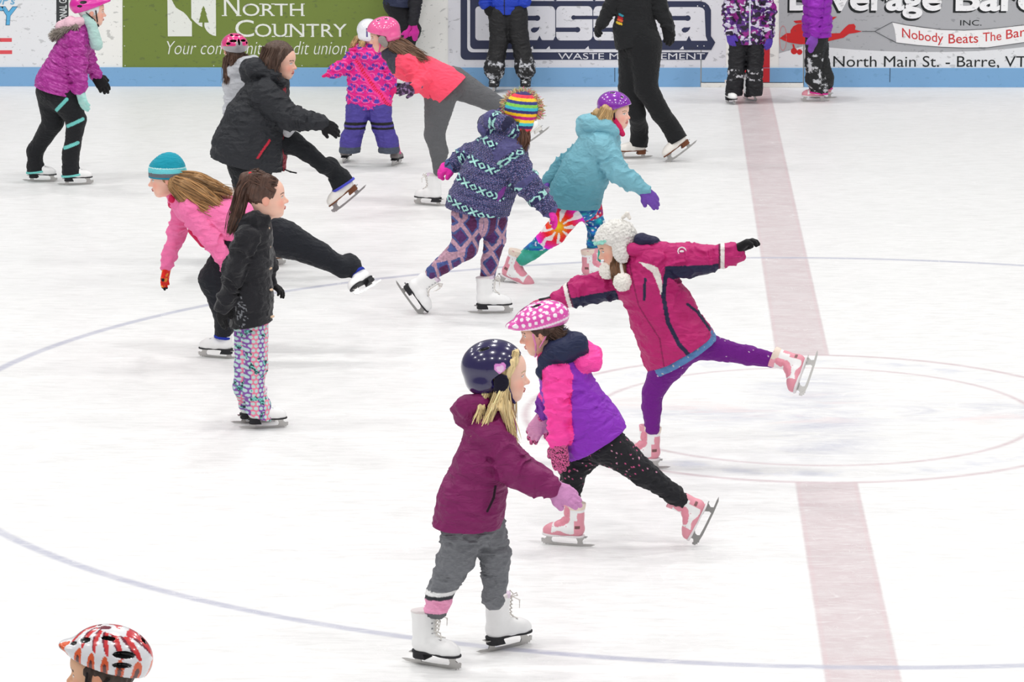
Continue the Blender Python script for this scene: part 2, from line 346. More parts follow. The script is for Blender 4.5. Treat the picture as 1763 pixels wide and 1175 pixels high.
# ------------------------------------------------------------------ people
class Person:
    def __init__(s, base, label, grp=None, depth=None):
        s.g = G(*base) if depth is None else depth
        s.Y0 = s.g[1]; a = atY(base[0], base[1], s.Y0); b = atY(base[0]+100, base[1], s.Y0)
        s.s = 100/np.linalg.norm(b-a)                      # pixels per metre where the person stands
        s.o = bpy.data.objects.new('person', None); COL.objects.link(s.o); s.o.location = tuple(s.g); s.o.empty_display_size = .1
        objprops(s.o, label, 'person', grp); s.skates = []; s.j = {}
    def P(s, x, y, d=0): return atY(x, y, s.Y0+d/s.s)
    def part(s, name, sh, vox, mt, color, label=None, parent=None):
        return build(name, sh, vox, mt, color, parent or s.o, s.g, label)
    def skate(s, kind, heel, toe, collar=None, size=None, lean=0, laces=True):
        """heel, toe: blade ends (x,y) on the ice or (x,y,d) lifted; collar: (x,y,d) boot-top direction"""
        if len(heel) == 2: H, T = G(*heel), G(*toe)
        else: H, T = s.P(*heel), s.P(*toe)
        X = nrm(T-H); mid = (H+T)/2
        up = V(0, 0, 1)+cR*lean if collar is None else (s.P(*collar)-mid)
        Z = nrm(up-X*(up@X)); Yv = np.cross(Z, X)
        k = size if size else np.linalg.norm(T-H)/.25
        org = mid+X*.01*k
        M = Matrix(((X[0]*k, Yv[0]*k, Z[0]*k, org[0]-s.g[0]), (X[1]*k, Yv[1]*k, Z[1]*k, org[1]-s.g[1]), (X[2]*k, Yv[2]*k, Z[2]*k, org[2]-s.g[2]), (0, 0, 0, 1)))
        ms = skate_meshes(kind); o = mkobj('ice_skate', ms['boot'], s.o); o.matrix_local = M
        for n in ('blade', 'sole', 'laces'):
            if n in ms and (laces or n != 'laces'): mkobj(n, ms[n], o)
        f = lambda x, y, z: org+k*(X*x+Yv*y+Z*z)
        s.skates.append((f, X, Z, k)); return f
    # ---- head
    def head(s, c, yaw, pitch=0, roll=0, k=1.0, neck=None, torso=None, skin=(232, 190, 170), limbs=(), hairc=(90, 60, 40), smile=0):
        """yaw: 0 faces right in the picture, 180 left, -90 towards the camera; builds the whole body as one mesh"""
        y, p, r = math.radians(yaw), math.radians(pitch), math.radians(roll)
        F = V(math.cos(y)*math.cos(p), math.sin(y)*math.cos(p), math.sin(p))
        X = nrm(np.cross(F, V(0, 0, 1))); U = np.cross(X, F); U = U*math.cos(r)+X*math.sin(r)
        fr = Fr(s.P(*c), F, U); fr.k = k; s.hf = fr; L = fr.L; R = fr.R
        h = Sh(.022*k)
        h.e(L(0, -.012, .024), V(.070, .088, .080)*k, R); h.e(L(0, .022, -.03), V(.055, .057, .066)*k, R)
        h.e(L(0, .035, .03), V(.055, .045, .05)*k, R)
        h.e(L(0, .052, -.082), V(.020, .018, .015)*k, R, sm=.03*k)
        for sg in (-1, 1):
            h.e(L(.03*sg, .05, -.034), V(.025, .024, .024)*k, R, sm=.02*k)
            h.e(L(.03*sg, .04, -.066), V(.022, .03, .018)*k, R, sm=.025*k)
        h.sub(L(.028, .092, .006), V(.016, .019, .010)*k, R, k=.014*k); h.sub(L(-.028, .092, .006), V(.016, .019, .010)*k, R, k=.014*k)
        h2 = Sh(.008*k)
        h2.c(L(0, .072, .004), L(0, .092, -.023), .006*k, .0095*k); h2.e(L(.009, .082, -.027), V(.007, .008, .006)*k, R); h2.e(L(-.009, .082, -.027), V(.007, .008, .006)*k, R)
        h2.e(L(0, .079, -.050), V(.019, .009, .0048)*k, R, sm=.004*k); h2.e(L(0, .077, -.058), V(.016, .009, .0052)*k, R, sm=.004*k)
        for sg in (-1, 1):
            h2.e(L(.0285*sg, .0665, .004), V(.0125, .0125, .0125)*k, R, tag=1, sm=.003*k)
            h2.e(L(.0285*sg, .068, .0125), V(.016, .0125, .005)*k, R, tag=2, sm=.004*k)
            h2.e(L(.070*sg, -.008, -.006), V(.009, .017, .026)*k, R, tag=3)
        nk = s.P(*neck)
        h.c(L(0, -.022, -.045), nk, .040*k, .043*k, tag=4, sm=.03*k)
        h.p += h2.p; h.lo = np.minimum(h.lo, h2.lo); h.hi = np.maximum(h.hi, h2.hi)
        P, Fc = h.mesh(.0030*max(k, .9)); d, T, u = h.ev(P, True)
        q = fr.inv(P); x, yy, z = np.abs(q[:, 0]), q[:, 1], q[:, 2]; sk = V(skin)
        col = np.tile(sk, (len(P), 1))
        g = lambda cx, cy, cz, rad: np.exp(-(((x-cx)**2+(yy-cy)**2+(z-cz)**2)/rad**2))
        col = mix(col, sk*[.98, .74, .72], g(.036, .06, -.028, .02)*.75); col = mix(col, sk*[.97, .78, .76], g(0, .1, -.026, .012)*.6)
        col = mix(col, sk*[.97, .8, .77], (T == 3)*.6)
        lips = (np.hypot(x/.019, (z+.054)/.0095) < 1) & (yy > .068); col[lips] = (206, 126, 122)
        col[(x < .0155) & (np.abs(z+.0542+smile*x*x*8) < .0016) & (yy > .07)] = (120, 55, 58)
        ex = np.abs(x-.0285); front = (yy > .064)
        eye = front & (np.hypot(ex/.0125, (z-.003)/.0062) < 1); col[eye] = (236, 234, 234)
        col[eye & (np.hypot(ex, z-.0035) < .0058)] = (70, 62, 60)
        col[front & (np.abs(np.hypot(ex/.0125, (z-.003)/.0068)-1) < .16) & (z > .004)] = (80, 55, 50)
        br = (yy > .05) & (ex < .017) & (np.abs(z-.0225+ex*ex*14) < .0026); col[br] = V(hairc)*.6+sk*.25
        me_col = [col]; Vs = [P]; Fs = [Fc]
        # the rest of the body, continuous under the clothes
        if limbs:
            b = Sh(.03*k)
            for ch in limbs: b.chain(ch)
            P2, F2 = b.mesh(.011); Vs.append(P2); Fs.append(F2+len(P)); me_col.append(np.tile(sk, (len(P2), 1)))
        me = mkmesh('body', np.concatenate(Vs)-s.g, np.concatenate(Fs), 'skin', np.concatenate(me_col))
        o = mkobj('body', me, s.o); return fr
    # ---- hand: glove with five fingers or mitten
    def hand(s, wr, tip, palm, thumb=1, curl=.35, k=1.0, color=(30, 30, 32), mitten=False, cuffr=.026, cuff=.03, name=None, mt='cloth', fat=1.0, label=None, spread=1.0):
        """wr,tip pixels(+d); palm: world vector the palm faces; thumb: side sign"""
        Wp = s.P(*wr) if len(wr) == 3 and not isinstance(wr, np.ndarray) else V(wr)
        Tp = s.P(*tip) if not isinstance(tip, np.ndarray) else V(tip)
        Yv = nrm(Tp-Wp); Z = V(palm); Z = nrm(Z-Yv*(Z@Yv)); X = np.cross(Yv, Z)*thumb
        L = lambda x, y, z: Wp+k*(X*x+Yv*y+Z*z)
        h = Sh(.010*k)
        h.c(L(0, -cuff, 0), L(0, .008, 0), cuffr*k, cuffr*.88*k, Z, .8, tag=1)
        if mitten:
            h.c(L(0, .01, 0), L(0, .05, 0), .024*k*fat, .034*k*fat, Z, .6, sm=.02*k); h.c(L(0, .05, 0), L(0, .105, .012), .036*k*fat, .028*k*fat, Z, .6, sm=.02*k)
        else:
            kn = [(.026, .066), (.009, .072), (-.009, .069), (-.025, .060)]; ln = [.052, .060, .055, .042]
            for (kx, ky) in kn: h.c(L(kx*.55, .008, 0), L(kx, ky, 0), .0155*k*fat, .0125*k*fat, sm=.016*k)
            for i, ((kx, ky), l) in enumerate(zip(kn, ln)):
                a = curl*(1+.12*i); px, py, pz = kx, ky, 0.0; ang = a*.6; pts = [(L(px, py, pz), .0108*k*fat)]; sx = (kx*.35*spread)
                for j, fr_ in enumerate((.42, .33, .25)):
                    px += sx*l*fr_*8*.16; py += math.cos(ang)*l*fr_; pz += math.sin(ang)*l*fr_; ang += a
                    pts.append((L(px, py, pz), (.0102-.0010*j)*k*fat))
                h.chain(pts, sm=.003*k, tag=2)
        h.chain([(L(.018, .018, .003), .014*k*fat), (L(.040, .042, .012), .0118*k*fat), (L(.050, .066, .018+.012*curl), .0098*k*fat)], sm=.010*k, tag=3)
        P, F = h.mesh(.0034 if k > .8 else .003); d, T, u = h.ev(P, True)
        q = (P-Wp)@np.stack([X, Yv, Z]).T/k
        c = color(h, P, T, u, q) if callable(color) else np.tile(V(color), (len(P), 1))
        o = mkobj(name or ('mitten' if mitten else 'glove'), mkmesh('glove', P-s.g, F, mt, c), s.o)
        if label: o['label'] = label
        return L
def folds(amp, f, seed=0, rib=None):
    """soft cloth folds; rib=(tagset, spacing, depth) quilted channels along the limb"""
    def fn(P, T, U):
        q = P*V(1, 1, 1)
        w = vn(q*[1, 1, 1.6], f*.55, seed+5)
        n = np.abs(vn(q*[1, 1, 1.5]+w[:, None]*.06, f, seed)*2-1)
        n2 = np.abs(vn(q*[1, 1, 1.8]+w[:, None]*.04, f*2.1, seed+9)*2-1)
        d = amp*1.7*(n**.7-.5)+amp*.65*(n2-.45)
        if rib:
            sp, dp = rib; d = d+dp*(1-np.abs(np.sin(U*math.pi/sp)))**2
        return d
    return fn
def streaks(amp, dirs, f=150, seed=0):
    D = nrm(dirs)
    def fn(P, T, U):
        q = P-np.outer(P@D, D)*.93
        return amp*(vn(q, f, seed)*2-1)
    return fn
def haircol(base, dirs, f=140, amt=.28, seed=0):
    D = nrm(dirs); b = V(base)
    def fn(S, P, T, u, A):
        q = P-np.outer(P@D, D)*.95; n = vn(q, f, seed)*.6+vn(q, f*.35, seed+3)*.4
        return b*(1+(n[:, None]-.5)*2*amt)
    return fn
# ------------------------------------------------------------------ clothing
YH = V(0, 1, 0)
def pp(s, pts): return [(s.P(*p[:3]), p[3]/s.s)+((p[4],) if len(p) > 4 else ()) for p in pts]
Person.pp = pp
def hemplane(s, a, b, down=True):
    A, B = s.P(*a), s.P(*b); n = nrm(np.cross(B-A, YH))
    if (n[2] > 0) == down: n = -n
    return A, n
Person.hem = hemplane
def jacket(s, name, chain, arms, color, ax=YH, hem=None, hood=None, vox=.0055, mt='cloth', disp=None, k=.03, extra=None, label=None, hn=None, core=.62, sf=.012):
    sh = Sh(k); ch = s.pp(chain)
    if isinstance(ax, tuple): a0, a1 = s.P(*ax[0]), s.P(*ax[1]); ax = a1-a0
    sh.chain(ch, ax, tag=0, sm=.05)
    for i, a in enumerate(arms): sh.chain(s.pp(a), tag=1+i, sm=.022)
    if hem is not None:
        pt, n = s.hem(*hem) if hn is None else (s.P(*hem[0]), V(hn)); sh.cut(pt, n, (0,))
    if hood:
        for h in hood: sh.chain(s.pp(h), tag=5, sm=.012)
    if extra: extra(sh)
    if sf and disp is not None:
        d0 = disp; disp = lambda P, T, U: d0(P, T, U)+np.where((T == 1) | (T == 2), sf*(np.abs(np.sin(U*34+vn(P, 13, 31)*7))**.8-.5)*(.4+1.2*vn(P, 9, 5)), 0)
    sh.disp = disp
    s.body.append([(p[0], p[1]*core) for p in ch[:-1]])
    for a in arms: s.body.append([(p[0], p[1]*.62) for p in s.pp(a)])
    o = s.part(name, sh, vox, mt, color, label); s.jk = sh
    return o
Person.jacket = jacket; 
def pants(s, name, legs, color, vox=.0055, mt='cloth', disp=None, cuts=(), k=.025, label=None, pelvis=None, ax=YH, over=()):
    """legs: list of chains whose last point may be a skate function -> ankle of that skate"""
    sh = Sh(k); U = 0
    for i, lg in enumerate(legs):
        pts = []
        for q in lg:
            if callable(q[0]): pts.append((q[0](*q[1]), q[2]/s.s))
            else: pts.append((s.P(*q[:3]), q[3]/s.s))
        sh.chain(pts, tag=i, sm=.02)
        s.body.append([(p[0], p[1]*.55) for p in pts[:-1]]+[(pts[-2][0]*.6+pts[-1][0]*.4, pts[-1][1]*.45)])
    if pelvis: sh.chain(s.pp(pelvis), ax, tag=8, sm=.03)
    for c in cuts: sh.cut(*c)
    for (i, t, ze, r, kx, trim) in over:
        f, X, Z, kk = s.skates[i]
        sh.c(f(-.042, 0, .23), f(-.040, 0, ze+.05), r*.72*kk, r*.84*kk, X, 1.0, tag=t, sm=.05); sh.c(f(-.040, 0, ze+.05), f(-.025, 0, ze-.03), r*.84*kk, r*kk, X, kx, tag=t, sm=.02)
        sh.cut(f(-.03, 0, ze), -Z+X*.12, (t,))
        if trim:
            tr = Sh(.004); tr.c(f(-.036, 0, ze+.03), f(-.03, 0, ze-.02), (r*.93+.0035)*kk, (r+.0035)*kk, X, kx)
            tr.cut(f(-.03, 0, ze-.002), -Z+X*.12); tr.cut(f(-.03, 0, ze+.013), Z-X*.12); s.part('trouser_trim', tr, .004, 'cloth', trim)
    sh.disp = disp
    return s.part(name, sh, vox, mt, color, label)
Person.pants = pants
def helmet(s, kind, color, k=1.0, pads=None, strap=None, vents=(), brim=False, off=(0, 0), back=0, inner=(40, 40, 42), tilt=0, label=None, hz=.080):
    f0 = s.hf; kk = k*f0.k
    a = math.radians(back); f = Fr(f0.L(0, off[0], off[1]), f0.Y*math.cos(a)+f0.Z*math.sin(a), f0.Z*math.cos(a)-f0.Y*math.sin(a))
    L = lambda x, y, z: f.c+kk*(f.X*x+f.Y*y+f.Z*z)
    L0 = lambda x, y, z: f0.c+f0.k*(f0.X*x+f0.Y*y+f0.Z*z)
    sh = Sh(.012*kk)
    if kind == 'ski':
        sh.e(L(0, -.010, .030), V(.090, .108, .088)*kk, f.R)
        if brim: sh.e(L(0, .085, .052), V(.062, .034, .010)*kk, f.R)
        n = f.Y*(.10+tilt)-f.Z*.19; sh.cut(L(0, 0, .006), n)
        # ear and nape cover
        sh.e(L(0, -.045, -.015), V(.086, .066, .055)*kk, f.R, tag=1)
        sh.pl[-1] = (sh.pl[-1][0], sh.pl[-1][1], (0,)); sh.cut(L(0, 0, -.052), f.Y*.05-f.Z, (1,)); sh.cut(L(0, .012, 0), f.Y, (1,))
        sh.sub(L(0, -.005, .018), V(.078, .096, .086)*kk, f.R, k=.004)
    else:
        sh.e(L(0, -.018, .034), V(.088, .125, hz)*kk, f.R)
        sh.e(L(0, .09, .052), V(.05, .046, .018)*kk, f.R, sm=.02)
        n = f.Y*(.055+tilt)-f.Z*.19; sh.cut(L(0, 0, .012), n)
        sh.sub(L(0, -.008, .012), V(.078, .104, .088)*kk, f.R, k=.004)
    vv = []
    for (x, y, z, rx, ry, rz) in vents:
        c = L(x, y, z); r = V(rx, ry, rz)*kk; sh.sub(c, r, f.R, k=.003); vv.append((V(x, y, z), V(rx, ry, rz)))
    def cf(S, P, T, u, A):
        q = (P-f.c)@f.R.T/kk; c = color(q, P)
        for a, r in vv:
            m = (np.linalg.norm((q-a)/(r*1.06), axis=1) < 1); c[m] = (24, 24, 26)
        ins = np.linalg.norm((q-(V(0, -.005, .018) if kind == 'ski' else V(0, -.008, .012)))/((V(.078, .096, .086) if kind == 'ski' else V(.078, .104, .088))+.003), axis=1) < 1
        c[ins] = inner
        return c
    o = build('helmet', sh, .0034, 'helmet_shell', cf, s.o, s.g, label)
    if pads is not None:
        for sg in (-1, 1):
            e = Sh(.01); e.e(L(.080*sg, .012, -.018), V(.012, .026, .030)*kk, f.R); e.e(L(.077*sg, .002, -.045), V(.011, .02, .024)*kk, f.R)
            build('ear_pad', e, .0035, 'cloth', pads, o, s.g)
    if strap is not None:
        for sg in (-1, 1):
            e = Sh(.003); e.chain([(L(.079*sg, .03, .0), .0045*kk), (L(.066*sg, .034, -.05), .0045*kk), (L0(.035*sg, .045, -.094), .0045*kk), (L0(0, .05, -.104), .005*kk)])
            e.chain([(L(.079*sg, -.035, -.01), .004*kk), (L(.064*sg, .02, -.065), .004*kk)])
            build('chin_strap', e, .003, 'cloth', strap, o, s.g)
    return o
Person.helmet = helmet
def tubes(paths, seed=0):
    """many tapered hair locks; paths: list of (points, radii)"""
    Vs, Fs, Cs = [], [], []; n0 = 0; m = 5
    for i, (P, R) in enumerate(paths):
        P = np.asarray(P); T = np.gradient(P, axis=0); T /= np.linalg.norm(T, axis=1)[:, None]+1e-9
        a = np.cross(T, V(.31, .52, .79)); a /= np.linalg.norm(a, axis=1)[:, None]+1e-9; b = np.cross(T, a)
        th = np.arange(m)*2*math.pi/m
        ring = P[:, None]+R[:, None, None]*(np.cos(th)[None, :, None]*a[:, None]+np.sin(th)[None, :, None]*b[:, None])
        Vs.append(ring.reshape(-1, 3)); k = len(P)
        i0 = (np.arange(k-1)[:, None]*m+np.arange(m)[None]); i1 = (np.arange(k-1)[:, None]*m+(np.arange(m)+1)[None] % m)
        Fs.append((n0+np.stack([i0, i1, i1+m, i0+m], -1)).reshape(-1, 4)); Cs.append(np.full(k*m, i)); n0 += k*m
    return np.concatenate(Vs), np.concatenate(Fs), np.concatenate(Cs)
def resample(pts, n):
    X = np.array([p[0] for p in pts]); r = np.array([p[1] for p in pts]); d = np.r_[0, np.cumsum(np.linalg.norm(np.diff(X, axis=0), axis=1))]
    t = np.linspace(0, d[-1], n)
    def cr(a):
        o = np.interp(t, d, a)
        for _ in range(3): o[1:-1] = (o[:-2]+2*o[1:-1]+o[2:])/4
        return o
    return np.stack([cr(X[:, i]) for i in range(3)], 1), np.interp(t, d, r)
def hairpart(s, pts_list, base, dirv, ells=(), vox=.0036, amp=.004, name='hair', f=170, amt=.24, label=None, cut=None, sm=.02, wave=.004, dens=1.0, wisp=1.0):
    """pts_list: chains in pixels (x,y,d,r); ells: ellipsoids in head coordinates (c, r); loose locks are laid around every chain"""
    h = Sh(sm); F = s.hf; rng = np.random.default_rng(len(pts_list)*7+int(abs(base[0])))
    for c, r in ells: h.e(F.L(*c), V(r)*F.k, F.R, tag=1)
    for ch in pts_list: h.chain([(a, r*.8) for a, r in s.pp(ch)], tag=2)
    if cut:
        for (c, n) in cut: h.cut(F.L(*c), F.R.T@V(n), (1,))
    h.disp = streaks(amp, dirv, f)
    P, Fc = h.mesh(vox); d, T, u = h.ev(P, True); col = haircol(base, dirv, f*1.3, amt)(h, P, T, u, None)
    paths = []
    for ch in pts_list:
        C, R = resample(s.pp(ch), 12); n = int(np.clip(R.max()*2600*dens, 10, 110)); L = np.linalg.norm(C[-1]-C[0])
        T_ = np.gradient(C, axis=0); T_ /= np.linalg.norm(T_, axis=1)[:, None]; a = np.cross(T_, V(.2, .9, .35)); a /= np.linalg.norm(a, axis=1)[:, None]; b = np.cross(T_, a)
        for i in range(n):
            th = rng.uniform(0, 2*math.pi); q = .72+.34*rng.random(); tt = np.linspace(0, 1, 12); end = rng.uniform(.75, 1.12)
            th2 = th+(rng.random()-.5)*1.4*tt; ext = C+(C[-1]-C[-2])*np.clip(tt-.8, 0, 1)[:, None]*5*(end-.9)
            off = (q*R+.001)[:, None]*(np.cos(th2)[:, None]*a+np.sin(th2)[:, None]*b)+wave*np.sin(tt*9+rng.uniform(0, 6))[:, None]*a*tt[:, None]
            off += (rng.normal(0, 1, 3)*.010*wisp)[None]*(tt**2)[:, None]
            paths.append((ext+off, (.0007+.0019*rng.random())*np.sin(np.clip(tt*.92+.08, 0, 1)*math.pi)**.5+.0004))
    if paths:
        P2, F2, id2 = tubes(paths); rv = rng.random(len(paths)); c2 = V(base)*(1+(rv[id2]-.5)*2*amt)[:, None]
        P = np.concatenate([P, P2]); Fc = np.concatenate([Fc, F2+len(P)-len(P2)]); col = np.concatenate([col, c2])
    o = mkobj(name, mkmesh(name, P-s.g, Fc, 'hair', col), s.o)
    if label: o['label'] = label
    return o
Person.hair = hairpart
def newperson(base, label, **k):
    p = Person(base, label, **k); p.body = []; return p
CAP = ((0, -.02, .03), (.080, .096, .084))       # hair over the skull
CAPCUT = [((0, .052, .052), (0, 1, -.55))]        # open at the face

def dl(p, P, pts):
    """distance in the upright plane to a seam drawn on the camera-side of a garment"""
    W = [p.P(*q) for q in pts]; best = np.full(len(P), 9.0)
    for a, b in zip(W, W[1:]):
        a2, b2 = a[[0, 2]], b[[0, 2]]; ba = b2-a2; q = P[:, [0, 2]]-a2; t = np.clip(q@ba/(ba@ba), 0, 1)
        best = np.minimum(best, np.linalg.norm(q-t[:, None]*ba, axis=1))
    return best
def inpoly(p, P, pts):
    W = [p.P(*q)[[0, 2]] for q in pts]; x, y = P[:, 0], P[:, 2]; r = np.zeros(len(P), bool)
    for (x1, y1), (x2, y2) in zip(W, W[1:]+W[:1]):
        c = ((y1 > y) != (y2 > y)) & (x < (x2-x1)*(y-y1)/(y2-y1+1e-12)+x1); r ^= c
    return r
def hsv(h, s_, v):
    h = (np.asarray(h) % 1)*6; k = lambda n: (n+h) % 6
    f = lambda n: v-v*s_*np.clip(np.minimum(k(n), 4-k(n)), 0, 1)
    return np.stack([f(5), f(3), f(1)], -1)*255
def cap(s, name, color, ells, vox=.0036, mt='cloth', disp=None, cut=None, chains=(), label=None, sm=.012):
    h = Sh(sm); F = s.hf
    for i, (c, r) in enumerate(ells): h.e(F.L(*c), V(r)*F.k, F.R, tag=1+i)
    for ch in chains: h.chain(s.pp(ch), tag=9)
    if cut:
        for (c, n, tg) in cut: h.cut(F.L(*c), F.R.T@V(n), tg)
    h.disp = disp
    def cf(S, P, T, u, A): return color(F.inv(P), P, T) if callable(color) else np.tile(V(color), (len(P), 1))
    return build(name, h, vox, mt, cf, s.o, s.g, label)
Person.cap = cap
def spot(s, name, pts, vox, mt, color, parent=None, label=None, ax=None, k=1, disp=None, sm=.006):
    h = Sh(sm)
    for ch in pts: h.chain(s.pp(ch), ax, k)
    h.disp = disp
    return s.part(name, h, vox, mt, color, label, parent)
Person.spot = spot
# ------------------------------------------------------------------ ice
def N(nt, t, **k):
    n = nt.nodes.new(t)
    for a, b in k.items(): setattr(n, a, b)
    return n
def M_(nt, op, a, b=None, c=None, clamp=False):
    n = nt.nodes.new('ShaderNodeMath'); n.operation = op; n.use_clamp = clamp
    for i, v in enumerate((a, b, c)):
        if v is None: continue
        if isinstance(v, (int, float)): n.inputs[i].default_value = v
        else: nt.links.new(v, n.inputs[i])
    return n.outputs[0]
def band(nt, x, c, w, soft):          # 1 within |x-c|<w
    d = M_(nt, 'ABSOLUTE', M_(nt, 'SUBTRACT', x, c))
    return M_(nt, 'DIVIDE', M_(nt, 'SUBTRACT', w+soft, d), 2*soft, clamp=True)
def noise(nt, vec, scale, detail=4, sx=1, sy=1, rot=0, dist=0, rough=.55):
    mp = N(nt, 'ShaderNodeMapping'); mp.inputs['Scale'].default_value = (sx, sy, 1); mp.inputs['Rotation'].default_value = (0, 0, rot)
    nt.links.new(vec, mp.inputs['Vector'])
    n = N(nt, 'ShaderNodeTexNoise'); n.inputs['Scale'].default_value = scale; n.inputs['Detail'].default_value = detail
    n.inputs['Distortion'].default_value = dist; n.inputs['Roughness'].default_value = rough
    nt.links.new(mp.outputs[0], n.inputs['Vector']); return n.outputs['Fac']
def mixc(nt, f, a, b):
    n = N(nt, 'ShaderNodeMix', data_type='RGBA')
    nt.links.new(f, n.inputs[0])
    for i, v in ((6, a), (7, b)):
        if isinstance(v, tuple): n.inputs[i].default_value = tuple(lin(v))+(1,)
        else: nt.links.new(v, n.inputs[i])
    return n.outputs[2]
def ice_material():
    m = bpy.data.materials.new('ice'); m.use_nodes = True; nt = m.node_tree; b = nt.nodes['Principled BSDF']
    tc = N(nt, 'ShaderNodeTexCoord'); v = tc.outputs['Object']
    sp = N(nt, 'ShaderNodeSeparateXYZ'); nt.links.new(v, sp.inputs[0]); X, Y = sp.outputs[0], sp.outputs[1]
    R = M_(nt, 'SQRT', M_(nt, 'ADD', M_(nt, 'MULTIPLY', X, X), M_(nt, 'MULTIPLY', Y, Y)))
    # scratches: thin level lines of stretched, twisted noises
    scr = None
    for (sc, sx, sy, rot, di, w) in ((1.6, 1, 2.2, .3, 1.2, .010), (2.6, 2.2, 1, -.5, 1.0, .010), (3.5, 1, 1.6, 1.1, 1.5, .010), (6, 1, 2.5, -.2, .8, .014), (9, 2, 1, .8, 1.2, .016)):
        n = noise(nt, v, sc, 1, sx, sy, rot, di)
        l = band(nt, n, .5, w*.3, w*.5)
        scr = l if scr is None else M_(nt, 'MAXIMUM', scr, l)
    gate = M_(nt, 'MULTIPLY', M_(nt, 'SUBTRACT', noise(nt, v, 7, 4), .42), 4, clamp=True)
    scr = M_(nt, 'MULTIPLY', scr, gate)
    hatch = M_(nt, 'MULTIPLY', M_(nt, 'SUBTRACT', noise(nt, v, 16, 6, .35, 1.6, .12, .3, .7), .46), 3.5, clamp=True)
    wear = M_(nt, 'MULTIPLY', M_(nt, 'SUBTRACT', noise(nt, v, 5, 8, .7, 1.5, 0, .6, .75), .40), 3.2, clamp=True)
    base = mixc(nt, hatch, (237, 237, 237), (219, 219, 218))
    base = mixc(nt, M_(nt, 'MULTIPLY', scr, .55), base, (255, 255, 255))
    # skated grey-ish snow further up the rink
    dirt = M_(nt, 'MULTIPLY', M_(nt, 'SUBTRACT', noise(nt, v, .6, 5, .5, 1.3, 0, .5), .45), 2.0, clamp=True)
    base = mixc(nt, M_(nt, 'MULTIPLY', dirt, .5), base, (222, 223, 223))
    # markings frozen under the surface
    out = M_(nt, 'GREATER_THAN', R, 1.50)
    fade = M_(nt, 'SUBTRACT', 1.0, M_(nt, 'MULTIPLY', M_(nt, 'MAXIMUM', scr, M_(nt, 'MULTIPLY', M_(nt, 'MAXIMUM', wear, M_(nt, 'MULTIPLY', M_(nt, 'SUBTRACT', noise(nt, v, 24, 5, .35, 1.8, .1, .6, .7), .47), 6, clamp=True)), .62)), .85))
    line = M_(nt, 'MULTIPLY', M_(nt, 'MULTIPLY', band(nt, X, 0, .150, .006), out), fade)
    base = mixc(nt, M_(nt, 'MULTIPLY', line, .92), base, (203, 187, 190))
    edge = M_(nt, 'MULTIPLY', M_(nt, 'MULTIPLY', band(nt, M_(nt, 'ABSOLUTE', X), .135, .008, .005), out), fade)
    base = mixc(nt, M_(nt, 'MULTIPLY', edge, .3), base, (214, 186, 190))
    cir = M_(nt, 'MULTIPLY', band(nt, R, 4.57, .028, .012), fade)
    base = mixc(nt, M_(nt, 'MULTIPLY', cir, .95), base, (182, 184, 200))
    g = noise(nt, v, 2.5, 5, .5, 1.2, 0, .8, .7)
    ring = M_(nt, 'MULTIPLY', M_(nt, 'MAXIMUM', band(nt, R, 1.5, .018, .014), band(nt, R, 1.15, .014, .014)), fade)
    base = mixc(nt, M_(nt, 'MULTIPLY', ring, .9), base, (202, 182, 187))
    lett = M_(nt, 'MULTIPLY', M_(nt, 'MULTIPLY', band(nt, R, 1.32, .07, .03), M_(nt, 'MULTIPLY', M_(nt, 'SUBTRACT', noise(nt, v, 5, 3), .46), 5, clamp=True)), fade)
    base = mixc(nt, M_(nt, 'MULTIPLY', lett, .8), base, (204, 207, 220))
    Yr = M_(nt, 'ADD', Y, M_(nt, 'MULTIPLY', X, -.12))
    core = M_(nt, 'MULTIPLY', M_(nt, 'LESS_THAN', R, 1.13), M_(nt, 'MAXIMUM', band(nt, Yr, 0, .18, .16), M_(nt, 'MULTIPLY', band(nt, X, 0, .25, .14), band(nt, Yr, 0, .95, .2))))
    core = M_(nt, 'MULTIPLY', M_(nt, 'MULTIPLY', core, M_(nt, 'MULTIPLY', M_(nt, 'SUBTRACT', g, .4), 4, clamp=True)), fade)
    base = mixc(nt, M_(nt, 'MULTIPLY', core, .95), base, (188, 190, 204))
    pinkm = M_(nt, 'MULTIPLY', M_(nt, 'MULTIPLY', M_(nt, 'LESS_THAN', R, 1.13), M_(nt, 'MULTIPLY', M_(nt, 'SUBTRACT', noise(nt, v, 3.4, 4, .5, 1.3, .2, .8), .52), 5, clamp=True)), band(nt, Yr, .1, .35, .2))
    base = mixc(nt, M_(nt, 'MULTIPLY', pinkm, .6), base, (232, 208, 208))
    nt.links.new(base, b.inputs['Base Color'])
    b.inputs['Roughness'].default_value = .38; b.inputs['Specular IOR Level'].default_value = .3; b.inputs['IOR'].default_value = 1.31
    bu = N(nt, 'ShaderNodeBump'); bu.inputs['Strength'].default_value = .35; bu.inputs['Distance'].default_value = .004
    hsum = M_(nt, 'ADD', M_(nt, 'MULTIPLY', scr, -.6), noise(nt, v, 30, 5, .4, 1.4, .2, .3, .7))
    nt.links.new(hsum, bu.inputs['Height']); nt.links.new(bu.outputs[0], b.inputs['Normal'])
    return m
def poly(pts, z=0): return pts
me = bpy.data.meshes.new('floor')
me.from_pydata([(-16, -11.5, 0), (16, -11.5, 0), (16, 12.95, 0), (-16, 12.95, 0), (-16, -11.5, -.04), (16, -11.5, -.04), (16, 12.95, -.04), (-16, 12.95, -.04)], [],
               [(0, 1, 2, 3), (7, 6, 5, 4), (0, 4, 5, 1), (1, 5, 6, 2), (2, 6, 7, 3), (3, 7, 4, 0)])
me.materials.append(ice_material()); floor = mkobj('floor', me); floor['kind'] = 'structure'
